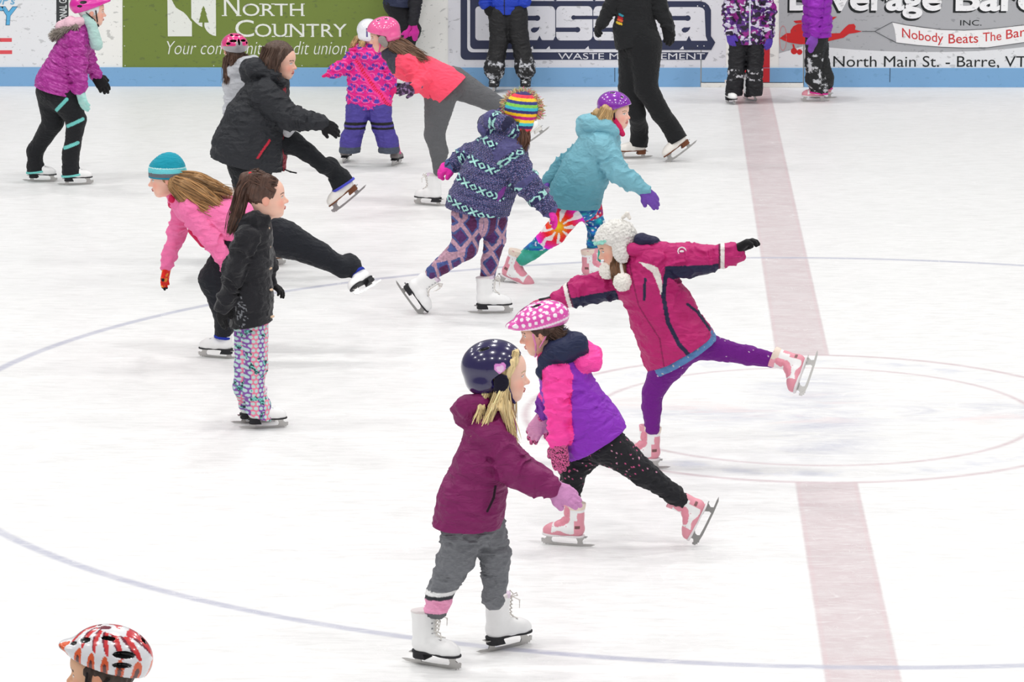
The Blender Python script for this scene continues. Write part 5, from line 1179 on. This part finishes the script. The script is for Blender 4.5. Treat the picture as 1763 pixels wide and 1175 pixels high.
def hj(S, P, T, u, A):
    n = vn(np.stack([P@mv*3.2, P[:, 0]*.5, P[:, 1]*.5], 1), 44, 4)*.5+vn(np.stack([P@mv*3, P[:, 0]*.7, P[:, 1]], 1), 100, 7)*.5
    c = mix((160, 36, 138), (208, 104, 188), (n-.42)*2.6); c[T == 5] = (238, 196, 210); return c
def puff(sp, dp, base=None):
    def fn(P, T, U):
        d = dp*(1-np.abs(np.sin(U*math.pi/sp)))**2.2
        if base: d = d+base(P, T, U)
        return np.where(T <= 3, d, 0)
    return fn
p.jacket('quilted_jacket', [(146, 46, 0, 15, 1.0), (132, 68, 0, 27, 1.3), (117, 104, 0, 30, 1.2), (106, 132, 0, 34, 1.15), (100, 148, 0, 37, 1.15), (92, 190, 0, 42, 1.15)],
         [[(130, 68, -26, 20), (132, 108, -34, 18), (137, 150, -36, 14)], [(144, 70, 26, 18), (152, 108, 34, 14), (164, 128, 36, 11)]], hj,
         hem=((64, 147), (134, 166)), mt='puffer_fabric', disp=puff(.062, .010, folds(.004, 26, 81)), vox=.0048,
         hood=[[(140, 36, -16, 7), (122, 40, -20, 10), (108, 46, -10, 10), (106, 46, 6, 10), (122, 36, 20, 9)]])
fp = []; rng = np.random.default_rng(8)
Cc, Rr = resample(p.pp([(130, 46, -26, 5), (112, 52, -24, 6), (97, 60, -12, 7), (95, 58, 4, 7), (106, 48, 20, 6)]), 40)
for i in range(900):
    j = rng.integers(0, 40); d_ = nrm(rng.normal(0, 1, 3)+V(-.7, 0, -.7)); b0 = Cc[j]+d_*Rr[j]*.6; fp.append((np.array([b0, b0+d_*.018, b0+d_*.034+V(-.006, 0, -.010)]), np.array([.0022, .0018, .0006])))
P_, Fc_, id_ = tubes(fp); mkobj('fur_trim', mkmesh('fur_trim', P_-p.g, Fc_, 'fur', mix((190, 180, 168), (96, 88, 84), rng.random(900)[id_])), p.o)
p.spot('fur_trim_base', [[(130, 46, -26, 5), (112, 52, -24, 6), (97, 60, -12, 7), (95, 58, 4, 7), (106, 48, 20, 6)]], .004, 'fur', (130, 120, 112))
p.hand((138, 158, -36), (147, 190, -38), V(.7, .7, 0), thumb=-1, curl=.25, k=1.15, color=lambda S, P, T, u, A: np.where((A[:, 1] < .012)[:, None], V(34, 34, 36), mix((190, 226, 220), (150, 214, 206), vn(P, 50, 3))), cuff=.035, cuffr=.03, fat=1.15, label='pale mint glove with black cuff')
p.hand((164, 130, 36), (182, 154, 36), V(-.4, .9, -.4), thumb=1, curl=.3, k=1.25, color=(26, 26, 28), cuff=.035, fat=1.1, spread=1.6, label='black glove')
p.head((159, 20, 0), 10, -4, 0, k=1.0, neck=(148, 46, 0), limbs=p.body, skin=(238, 190, 170), hairc=(110, 80, 60))
p.cap('head_liner', (236, 234, 236), [((0, -.018, .028), (.079, .096, .088)), ((0, -.03, -.05), (.06, .05, .06))], cut=[((0, .045, .0), (0, 1, -.35), None)], mt='fleece')
p.spot('scarf', [[(148, 30, -14, 7), (158, 44, -18, 9), (162, 60, -20, 10), (166, 76, -20, 11)], [(150, 30, 14, 7), (160, 44, 6, 9)]], .0045, 'fleece', (176, 210, 204), ax=V(.3, 1, 0), k=.75, disp=folds(.005, 26, 3))
def mh(q, P): return mix((208, 22, 150), (228, 52, 170), vn(P, 12, 3))
p.helmet('bike', mh, k=1.08, off=(-.01, .014), back=6, strap=(28, 28, 30), vents=[(.06, .02, .092, .010, .026, .012), (-.06, .02, .092, .010, .026, .012), (.078, -.05, .06, .012, .024, .010), (-.078, -.05, .06, .012, .024, .010), (.075, -.075, .035, .012, .018, .008), (-.075, -.075, .035, .012, .018, .008), (0, 0, .118, .012, .035, .01)])

# ---- 11. toddler in patterned snowsuit, back turned
p = newperson((640, 287), 'small person in a pink patterned snow jacket, purple snow trousers and white helmet')
kA = p.skate('rental', (584, 286), (606, 272), size=.86); kB = p.skate('rental', (670, 289), (694, 279), size=.86)
def fp_(S, P, T, u, A):
    c = np.tile(V(78, 68, 152), (len(P), 1)); z = (P[:, 2]-p.g[2]); c[(z < .155)] = (74, 82, 96); c[np.abs(z-.335) < .010] = (22, 22, 24); c[np.abs(z-.300+.0*T) < .010] = (22, 22, 24); return c
p.pants('snow_trousers', [[(618, 186, 0, 22), (612, 216, -4, 17), (604, 240, -2, 17), (602, 262, 0, 17.5)], [(652, 186, 0, 22), (658, 216, -4, 17), (667, 240, -2, 17), (670, 262, 0, 17.5)]], fp_, mt='shell_fabric', disp=folds(.007, 20, 3),
        cuts=[(p.P(600, 263), V(0, 0, -1))], pelvis=[(635, 176, 0, 22, 1.4)], ax=V(1, 0, 0))
def fj(S, P, T, u, A):
    x, z = P[:, 0]+.012*vn(P, 22, 3), P[:, 2]+.02*vn(P, 18, 5); sp = .082; a = (x/sp+np.round(z/sp)*.5) % 1-.5; b = (z/sp) % 1-.5
    c = np.tile(V(228, 34, 140), (len(P), 1)); tri = (np.abs(a)+b*.5 < .16) & (np.abs(b) < .4); c[tri] = (84, 64, 176); sq = (np.abs(np.abs(a)-.5)+np.abs(b) < .17); c[sq] = (92, 66, 180)
    ring = np.abs(np.hypot(a*.9, b)-.38) < .045; c[ring] = (244, 96, 170); tri2 = (np.abs(a+.25)+np.abs(b-.2) < .17); c[tri2] = (100, 62, 178)
    k = ((x-p.P(608, 90)[0])+(z-p.P(608, 90)[2])*.72); bd = np.abs(k) < .036; dg = ((x-z)*40 % 1); c[bd & (T == 0)] = (246, 60, 150); c[bd & (np.abs(k) < .016) & (dg < .6) & (T == 0)] = (226, 24, 60); return c
p.jacket('snow_jacket', [(634, 84, 0, 15, 1.2), (634, 100, 0, 19, 1.55), (635, 135, 0, 20, 1.6), (636, 165, 0, 21, 1.65), (636, 220, 0, 22, 1.7)],
         [[(612, 96, 0, 15), (594, 114, -2, 12.5), (574, 124, -4, 11.5)], [(658, 100, 0, 15), (672, 124, 0, 13), (673, 142, -2, 11.5)]], fj, ax=V(1, 0, 0), hem=((600, 187), (670, 186)), hn=(0, 0, -1), mt='shell_fabric', disp=folds(.006, 20, 91), vox=.0042,
         hood=[[(622, 88, -14, 9), (634, 98, -22, 12), (646, 88, -14, 9)], [(634, 98, -21, 12), (634, 110, -20, 8)]])
p.hand((674, 144, -2), (670, 166, -6), V(0, 1, 0), thumb=1, curl=.3, k=.92, color=(226, 36, 120), mitten=True, fat=1.15); p.hand((574, 125, -4), (562, 128, -4), V(0, 0, -1), thumb=1, curl=.3, k=.7, color=(226, 36, 120), mitten=True)
p.head((634, 58, 0), 100, -4, 0, k=.86, neck=(634, 84, 0), limbs=p.body, skin=(238, 200, 184))
p.hair([[(616, 66, 0, 6), (610, 74, 4, 5), (606, 82, 4, 2)], [(624, 72, -16, 6), (622, 80, -18, 3)]], (200, 170, 120), V(.3, 0, 1), ells=[CAP], cut=CAPCUT)
def wh(q, P):
    c = np.tile(V(236, 238, 244), (len(q), 1)); c[(np.abs(q[:, 0]+.02) < .007) & (q[:, 1] < -.04) & (q[:, 2] > -.02) & (q[:, 2] < .05)] = (92, 76, 140); return c
p.helmet('ski', wh, k=1.12, pads=None, vents=())

# ---- 12. coral top spiral skater
p = newperson((742, 355), 'person in a coral top, grey leggings and pink helmet, one leg raised behind')
kA = p.skate('white', (772, 356), (712, 351), size=1.04); kB = p.skate('ivory', (945, 222, 20), (900, 254, 4), collar=(905, 200, 16), size=1.0)
p.pants('leggings', [[(758, 168, -6, 28), (748, 232, -6, 17), (756, 262, -6, 15), (755, 294, -6, 9)], [(780, 142, 8, 28), (836, 170, 10, 17), (874, 190, 12, 14), (kB, (-.05, 0, .2), 10)]], (98, 99, 102), disp=folds(.003, 26, 3), pelvis=[(768, 140, 0, 30)])
def gj(S, P, T, u, A):
    c = np.tile(V(255, 84, 112), (len(P), 1)); m = inpoly(p, P, [(640, 60), (712, 70), (716, 100), (694, 98), (684, 108), (682, 124), (650, 140)]); c[m & (T != 1)] = (66, 66, 78); c[T == 3] = (66, 66, 78)
    c[(T == 0) & (P[:, 1] < p.Y0) & (dl(p, P, [(742, 160), (748, 176)]) < .005)] = (214, 50, 84); return c
p.jacket('coral_top', [(672, 92, 0, 13, 1.0), (696, 108, 0, 25, 1.35), (732, 128, 0, 28, 1.2), (756, 144, 0, 31, 1.15), (768, 152, 0, 33, 1.15), (800, 174, 0, 40, 1.15)],
         [[(700, 108, -24, 18), (724, 136, -34, 15), (714, 150, -54, 11)], [(694, 110, 26, 15), (706, 130, 36, 12), (728, 136, 38, 10)], [(672, 92, 0, 14), (676, 94, 0, 15)]], gj, hem=((738, 192), (811, 124)), disp=folds(.005, 20, 101), vox=.0046)
p.hand((716, 149, -54), (698, 152, -64), V(0, 1, -.5), thumb=1, curl=.4, k=1.15, color=lambda S, P, T, u, A: mix((60, 46, 66), (140, 110, 150), (vn(P, 90, 3)-.5)*5), cuff=.02, spread=1.6, label='speckled dark purple glove')
p.hand((730, 136, 38), (746, 140, 36), DN, thumb=1, curl=.4, k=.9, color=(66, 52, 76))
p.head((659, 64, 0), 184, -10, 0, k=.98, neck=(676, 96, 0), limbs=p.body, skin=(236, 188, 168), hairc=(100, 72, 52))
p.hair([[(674, 76, -14, 10), (690, 84, -16, 11), (710, 96, -18, 10), (736, 108, -18, 4)], [(684, 74, 0, 12), (706, 86, -6, 11), (730, 102, -10, 6)], [(680, 80, -20, 7), (702, 96, -26, 7), (722, 112, -24, 3)]], (112, 84, 66), V(1, 0, -.5), ells=[CAP], cut=CAPCUT, wave=.010, wisp=1.6, amt=.34)
p.helmet('ski', lambda q, P: mix((240, 92, 156), (246, 108, 168), vn(P, 12, 3)), k=1.12, off=(-.006, .012), back=-6, pads=(150, 142, 138), strap=(240, 80, 150), vents=[(.02, .05, .112, .006, .014, .006), (-.03, .05, .108, .006, .014, .006), (.045, 0, .108, .006, .014, .006), (-.045, 0, .108, .006, .014, .006), (-.04, -.05, .10, .006, .014, .006)])
# ---- 13. person bending with hands on knees by the boards
p = newperson((692, 153), 'person in a navy jacket, black trousers and hot pink mittens, bent against the boards')
kA = p.skate('white', (672, 154), (706, 154), size=1.0, lean=0); kB = p.skate('white', (668, 151), (702, 151), size=1.0); p.Y0 -= .12
p.pants('trousers', [[(682, 8, -8, 21), (708, 52, -10, 16), (692, 100, -8, 12), (kA, (-.05, 0, .18), 11)], [(680, 6, 10, 20), (700, 50, 10, 15), (686, 100, 8, 12), (kB, (-.05, 0, .18), 11)]], (34, 34, 38), disp=folds(.005, 22, 3), pelvis=[(684, -4, 0, 23)])
p.jacket('navy_jacket', [(722, -62, 0, 14, 1.0), (714, -46, 0, 25, 1.2), (700, -20, 0, 26, 1.15), (690, -2, 0, 26, 1.15), (684, 20, 0, 27, 1.15)], [[(718, -44, -22, 14), (718, -10, -30, 11), (711, 38, -28, 9)], [(718, -44, 22, 14), (718, -10, 28, 11), (711, 38, 16, 9)]], lambda S, P, T, u, A: np.where((T == 0)[:, None], V(42, 48, 74), V(34, 34, 40)), hem=((662, 6), (712, 12)), disp=folds(.005, 20, 5), mt='shell_fabric')
p.hand((714, 48, -27), (716, 68, -20), V(-.6, .7, 0), thumb=-1, curl=.3, k=.95, color=(206, 50, 156), mitten=True, fat=1.1); p.hand((706, 50, -24), (700, 68, -20), V(-.6, .7, 0), thumb=-1, curl=.3, k=.95, color=(206, 50, 156), mitten=True, fat=1.1)
p.head((736, -86, 0), 0, -10, 0, k=1.0, neck=(724, -62, 0), limbs=p.body)
p.hair([[(726, -84, -10, 8), (720, -70, -12, 6)]], (90, 66, 50), V(0, 0, 1), ells=[CAP], cut=CAPCUT)

# ---- 14. snowy hockey skates, blue puffer
p = newperson((877, 152), 'person in a royal blue puffer jacket and black snow-caked hockey skates by the boards', depth=V(0, 12.62, 0)+G(877, 152)*V(1, 0, 0))
for (hx, hd, tx) in ((852, 4, 850), (904, 4, 905)):
    H_ = p.P(hx, 0, 0); H_[2] = 0; H_[1] = 12.76; T_ = p.P(tx, 0, 0); T_[2] = 0; T_[1] = 12.47; 
    M_sk = p.skates; X = nrm(T_-H_); Z = V(0, 0, 1); Yv = np.cross(Z, X); org = (H_+T_)/2; k_ = 1.18
    ms = skate_meshes('hockey'); o = mkobj('ice_skate', ms['boot'], p.o); o['label'] = 'black hockey skate caked with snow'
    o.matrix_local = Matrix(((X[0]*k_, Yv[0]*k_, 0, org[0]-p.g[0]), (X[1]*k_, Yv[1]*k_, 0, org[1]-p.g[1]), (0, 0, k_, 0), (0, 0, 0, 1)))
    mkobj('blade', ms['blade'], o); mkobj('sole', ms['sole'], o)
    p.skates.append((lambda x, y, z, org=org, X=X, Yv=Yv: org+1.18*(X*x+Yv*y+Z*z), X, Z, 1.18))
k1, k2 = p.skates[0][0], p.skates[1][0]
def snow(base):
    def f(S, P, T, u, A):
        c = np.tile(V(base), (len(P), 1)); z = P[:, 2]; n = vn(P, 24, 3)*.45+vn(P, 55, 6)*.35+vn(P, 140, 2)*.2
        w = np.clip((.33-z)/.06, 0, 1)*(P[:, 1] < p.Y0+.02); return mix(c, (198, 200, 206), (n-.53)*9*w)
    return f
p.pants('snow_trousers', [[(860, 22, 0, 20), (860, 66, -3, 16), (855, 96, -6, 15), (851, 116, -8, 17), (851, 122, -10, 17)], [(888, 22, 0, 20), (893, 62, -3, 16), (900, 92, -6, 15), (904, 114, -8, 17), (905, 120, -10, 17)]], snow((36, 36, 38)), mt='shell_fabric', disp=folds(.006, 20, 3), pelvis=[(873, 8, 0, 19, 1.45)], ax=V(1, 0, 0), vox=.0048)
p.jacket('puffer_jacket', [(872, -92, 0, 12, 1.2), (872, -74, 0, 20, 1.5), (872, -40, 0, 20, 1.5), (871, 0, 0, 20, 1.48), (871, 60, 0, 20, 1.5)], [[(846, -74, -2, 15), (832, -32, -4, 13), (836, 6, -10, 11)], [(898, -74, -2, 15), (912, -34, 0, 13), (902, 4, -6, 11)]], lambda S, P, T, u, A: np.where(((np.abs(P[:, 0]-p.P(869, 0)[0]) < .006) & (P[:, 1] < p.Y0) & (T == 0))[:, None], V(20, 24, 60), V(28, 62, 184)), ax=V(1, 0, 0), hem=((840, 24), (900, 24)), hn=(0, 0, -1), mt='puffer_fabric', disp=puff(.085, .010, folds(.003, 26, 5)), vox=.005)
p.hand((836, 8, -10), (842, 26, -12), V(.6, .6, 0), thumb=1, curl=.3, k=1.0, color=(28, 28, 30)); p.hand((902, 6, -6), (897, 22, -6), V(-.6, .6, 0), thumb=1, curl=.3, k=1.0, color=(28, 28, 30))
p.head((872, -118, 0), -84, 0, 0, k=1.05, neck=(872, -92, 0), limbs=p.body); p.hair([], (70, 52, 42), V(0, 0, 1), ells=[CAP], cut=CAPCUT)

# ---- 15. tall black clad teen from behind
p = newperson((1120, 278), 'tall person dressed all in black with white skates with brown heels')
kA = p.skate('brown', (1123, 271), (1064, 273), size=1.08, laces=False); kB = p.skate('brown', (1204, 242, 10), (1148, 284, -10), collar=(1150, 218, 4), size=1.12, laces=False)
p.pants('flared_trousers', [[(1094, 76, 6, 30), (1084, 150, 6, 19), (1096, 196, 6, 15), (kA, (-.04, 0, .2), 13)], [(1108, 78, -6, 32), (1112, 150, -10, 20), (1138, 196, -6, 16), (kB, (-.05, 0, .2), 13)]], (32, 33, 35), disp=folds(.003, 22, 3), pelvis=[(1100, 60, 0, 27, 1.15), (1100, 78, 0, 28, 1.15)], over=[(0, 0, .082, .068, 1.05, None), (1, 1, .085, .068, 1.1, None)])
def jl(S, P, T, u, A):
    c = np.tile(V(36, 37, 39), (len(P), 1)); q = [(1068, 23, (60, 150, 170)), (1067, 28, (190, 40, 50)), (1067, 32, (214, 96, 60)), (1066, 37, (226, 190, 60))]
    for i, (x, y, k) in enumerate(q): c[(T == 0) & (P[:, 1] < p.Y0) & (dl(p, P, [(x-1-i*.8, y-1), (x+4, y+1.2)]) < .0085)] = k
    return c
p.jacket('black_jacket', [(1094, -58, 0, 13, 1.1), (1094, -36, 0, 23, 1.5), (1092, 10, 0, 24, 1.4), (1093, 50, 0, 27, 1.3), (1098, 74, 0, 29, 1.3), (1106, 110, 0, 30, 1.3)], [[(1066, -36, -4, 16), (1054, 8, -12, 14), (1036, 40, -20, 10)], [(1124, -36, 4, 16), (1136, 10, 2, 14), (1150, 46, -4, 11)]], jl, ax=p.P(1120, 0, 14)-p.P(1070, 0, -14), hem=((1064, 84), (1134, 64)), disp=folds(.004, 20, 7), vox=.005)
p.hand((1038, 36, -20), (1028, 52, -22), V(.7, .3, 0), thumb=-1, curl=.5, k=1.05, color=(28, 28, 30), cuff=.04, cuffr=.034, fat=1.3, spread=.2); p.hand((1148, 46, -4), (1156, 82, -6), V(-.5, .8, 0), thumb=1, curl=.35, k=1.15, color=(26, 26, 28), cuff=.04, cuffr=.038, fat=1.35, spread=.2)
p.head((1090, -86, 0), 150, -4, 0, k=1.05, neck=(1094, -58, 0), limbs=p.body); p.hair([], (70, 52, 42), V(0, 0, 1), ells=[CAP], cut=CAPCUT)

# ---- 16. purple camo jacket, facing the camera
p = newperson((1284, 178), 'person in a purple camouflage print jacket and black snow trousers, facing forward')
def fskate(kind, x0, y0, dx, k_=.92, lab=None):
    c_ = G(x0, y0); X = nrm(V(dx, -1, 0)); Z = V(0, 0, 1); Yv = np.cross(Z, X); org = c_-X*.10
    ms = skate_meshes(kind); o = mkobj('ice_skate', ms['boot'], p.o)
    o.matrix_local = Matrix(((X[0]*k_, Yv[0]*k_, 0, org[0]-p.g[0]), (X[1]*k_, Yv[1]*k_, 0, org[1]-p.g[1]), (0, 0, k_, 0), (0, 0, 0, 1)))
    for n_ in ('blade', 'sole', 'laces'):
        if n_ in ms: mkobj(n_, ms[n_], o)
    f = lambda x, y, z: org+k_*(X*x+Yv*y+Z*z); p.skates.append((f, X, Z, k_)); return f
k1 = fskate('white', 1265, 181, .35); k2 = fskate('white', 1302, 175, .55)
def snowk(S, P, T, u, A):
    c = np.tile(V(34, 34, 38), (len(P), 1)); n = vn(P, 34, 3)*.55+vn(P, 100, 6)*.45; z0 = p.P(0, 126)[2]; w = np.exp(-((P[:, 2]-z0)/.045)**2)*(P[:, 1] < p.Y0); return mix(c, (206, 206, 212), (n-.66+.14*w)*9*(w > .3))
p.pants('snow_trousers', [[(1271, 78, 0, 16), (1268, 122, -3, 13.5), (1265, 145, -2, 13.5), (1263, 170, 0, 14.5)], [(1300, 78, 0, 16), (1299, 122, -3, 13.5), (1299, 145, -2, 13.5), (1298, 166, 0, 13.5)]], snowk, mt='shell_fabric', disp=folds(.008, 20, 3), pelvis=[(1286, 74, 0, 16, 1.5)], ax=V(1, 0, 0), cuts=[(p.P(1262, 164), V(0, 0, -1))], vox=.0048)
def camo(S, P, T, u, A):
    Q = P+.03*np.stack([vn(P, 26, 11), vn(P, 26, 12), vn(P, 26, 13)], 1)+.012*np.stack([vn(P, 70, 14), vn(P, 70, 15), vn(P, 70, 16)], 1); n1, n2, n3 = vn(Q, 24, 1), vn(Q, 27, 2), vn(Q*[1, 1, 1.4], 33, 3); c = np.tile(V(88, 42, 128), (len(P), 1)); c[n1 > .56] = (40, 30, 52); c[n2 > .60] = (152, 40, 140); c[n3 > .62] = (212, 206, 226); c[(n1 < .30)] = (40, 30, 52)
    c[(np.abs(P[:, 0]-p.P(1290.5, 40)[0]) < .008) & (P[:, 1] < p.Y0) & (T == 0)] = (206, 208, 224); return c
p.jacket('camouflage_jacket', [(1288, -34, 0, 12, 1.2), (1288, -18, 0, 18, 1.5), (1288, 14, 0, 18, 1.48), (1288, 50, 0, 18.5, 1.5), (1288, 110, 0, 19, 1.55)], [[(1262, -18, 0, 14), (1254, 20, -4, 12), (1256, 54, -10, 9.5)], [(1314, -18, 0, 14), (1324, 20, -4, 12), (1324, 60, -10, 9.5)]], camo, ax=V(1, 0, 0), hem=((1262, 76), (1315, 76)), hn=(0, 0, -1), mt='puffer_fabric', disp=puff(.11, .006, folds(.006, 22, 9)), vox=.0042)
p.hand((1256, 58, -10), (1260, 78, -12), V(.6, .6, 0), thumb=1, curl=.3, k=1.0, color=(92, 66, 176), fat=1.2, cuff=.02, spread=.4); p.hand((1325, 62, -10), (1323, 80, -14), V(-.6, .6, 0), thumb=1, curl=.4, k=.95, color=(92, 66, 176), fat=1.2, cuff=.02, spread=.4)
p.head((1288, -58, 0), -88, 0, 0, k=1.0, neck=(1288, -34, 0), limbs=p.body); p.hair([], (70, 52, 42), V(0, 0, 1), ells=[CAP], cut=CAPCUT)

# ---- 17. purple puffer, profile left
p = newperson((1405, 175), 'person in a bright purple puffer jacket and pink skates in front of the biplane')
kA = p.skate('pink', (1428, 175), (1380, 175), size=.95); kB = p.skate('pink', (1440, 169), (1394, 169), size=.95)
def sn2(S, P, T, u, A):
    c = np.tile(V(36, 37, 38), (len(P), 1)); n = vn(P, 22, 3)*.5+vn(P, 50, 6)*.3+vn(P, 130, 1)*.2; z = P[:, 2]; w = np.clip((.42-z)*6, 0, 1)*(T == 0); return mix(c, (206, 207, 212), (n-.60+.03*w)*10*(w > 0))
p.pants('snow_trousers', [[(1406, 62, -6, 19), (1401, 106, -7, 15), (1401, 135, -7, 14), (kA, (-.04, 0, .15), 14)], [(1408, 62, 8, 18), (1414, 106, 7, 13), (1424, 135, 6, 11), (kB, (-.04, 0, .15), 11)]], sn2, mt='shell_fabric', disp=folds(.006, 20, 3), pelvis=[(1407, 50, 0, 19)], over=[(0, 0, .075, .072, 1.25, (222, 54, 150)), (1, 1, .09, .060, 1.05, (222, 54, 150))], vox=.0045)
p.jacket('puffer_jacket', [(1404, -52, 0, 12, 1.0), (1406, -32, 0, 22, 1.3), (1407, 0, 0, 23, 1.2), (1407, 40, 0, 24, 1.15), (1407, 90, 0, 24, 1.15)], [[(1408, -32, -20, 15), (1405, 10, -26, 13), (1402, 58, -28, 9.5)], [(1404, -30, 20, 14), (1410, 10, 26, 11), (1400, 40, 26, 9)]], flat((150, 36, 182)), hem=((1380, 63), (1432, 61)), hn=(0, 0, -1), mt='puffer_fabric', disp=puff(.075, .012, folds(.005, 24, 9)), vox=.0045)
p.hand((1402, 60, -28), (1399, 82, -28), V(-.8, .6, 0), thumb=-1, curl=.15, k=1.15, color=(134, 74, 178), mitten=True, fat=1.15); p.hand((1400, 42, 26), (1394, 54, 22), V(0, 1, 0), thumb=1, curl=.3, k=.9, color=(134, 74, 178), mitten=True)
p.head((1398, -76, 0), 182, 0, 0, k=1.0, neck=(1404, -52, 0), limbs=p.body); p.hair([], (90, 66, 46), V(0, 0, 1), ells=[CAP], cut=CAPCUT)

# ---- 18. child at the bottom left corner
p = newperson((182, 1830), 'person in a red, white and orange patterned bike helmet at the bottom left corner')
s0 = p.s; q_ = lambda x, y, d=0: (178+(x-178), y, d)
kA = p.skate('white', (250, 1836), (120, 1826), size=1.0); kB = p.skate('white', (262, 1800), (132, 1792), size=1.0)
p.pants('trousers', [[(200, 1560, -20, 46), (186, 1680, -22, 34), (196, 1770, -20, 26), (kA, (-.05, 0, .19), 22)], [(200, 1560, 24, 46), (200, 1670, 24, 34), (206, 1740, 22, 26), (kB, (-.05, 0, .19), 22)]], (50, 54, 66), disp=folds(.006, 20, 3), pelvis=[(200, 1540, 0, 50)])
p.jacket('jacket', [(196, 1262, 0, 32, 1.0), (198, 1310, 0, 52, 1.3), (202, 1420, 0, 54, 1.25), (202, 1520, 0, 58, 1.2), (202, 1640, 0, 62, 1.2)], [[(206, 1312, -52, 34), (214, 1420, -66, 28), (190, 1500, -72, 22)], [(200, 1312, 52, 34), (200, 1420, 66, 28), (176, 1500, 70, 22)]], (60, 66, 84), hem=((140, 1570), (264, 1570)), mt='shell_fabric', disp=folds(.007, 16, 3))
p.hand((188, 1510, -72), (176, 1560, -74), V(-.7, .6, 0), thumb=-1, curl=.3, k=.95, color=(30, 30, 32)); p.hand((174, 1510, 70), (164, 1560, 70), V(-.7, -.6, 0), thumb=1, curl=.3, k=.95, color=(30, 30, 32))
p.head((172, 1158, 0), 176, -4, 0, k=.98, neck=(196, 1262, 0), limbs=p.body, skin=(232, 184, 150), hairc=(60, 44, 36))
p.hair([], (66, 52, 44), V(0, 0, 1), ells=[((0, -.022, .02), (.078, .092, .084))], cut=[((0, .03, .0), (0, 1, -.55))])
def flame(q, P):
    c = np.tile(V(232, 232, 236), (len(q), 1)); az = np.arctan2(q[:, 0], q[:, 1]+.012); z = q[:, 2]
    t = (az*2.1) % 1-.5; lo = (z-(.022+q[:, 1]*.12)); 
    o = (np.abs(t)/.27)**2+(np.clip(lo-.004, 0, 1)/.034)**2 < 1; c[o] = (226, 92, 44); c[o & ((np.abs(t)/.13)**2+(np.clip(lo, 0, 1)/.018)**2 < 1)] = (86, 34, 34)
    t2 = (az*2.1+.5+lo*9*np.sign(q[:, 0])) % 1-.5; h2 = (lo > .040) & (lo < .096) & (np.abs(t2) < .08+(lo-.040)*6); c[h2] = (214, 48, 52); c[h2 & (t2 > .10)] = (120, 26, 52)
    n = vn(P, 34, 5); c[(lo > .094) & (n > .60)] = (206, 50, 62); c[(lo > .094) & (n < .26)] = (110, 30, 50); return c
p.helmet('bike', flame, k=1.0, hz=.094, off=(-.012, .016), back=10, tilt=-.02, strap=(34, 30, 30), vents=[(-.072, -.075, .066, .02, .036, .010), (.072, -.075, .066, .02, .036, .010), (-.085, -.075, .036, .02, .032, .009), (.085, -.075, .036, .02, .032, .009), (-.05, -.02, .098, .010, .028, .010), (.05, -.02, .098, .010, .028, .010), (-.05, .045, .088, .009, .026, .008), (.05, .045, .088, .009, .026, .008), (-.04, .09, .072, .008, .02, .006), (0, -.10, .09, .012, .022, .010)])
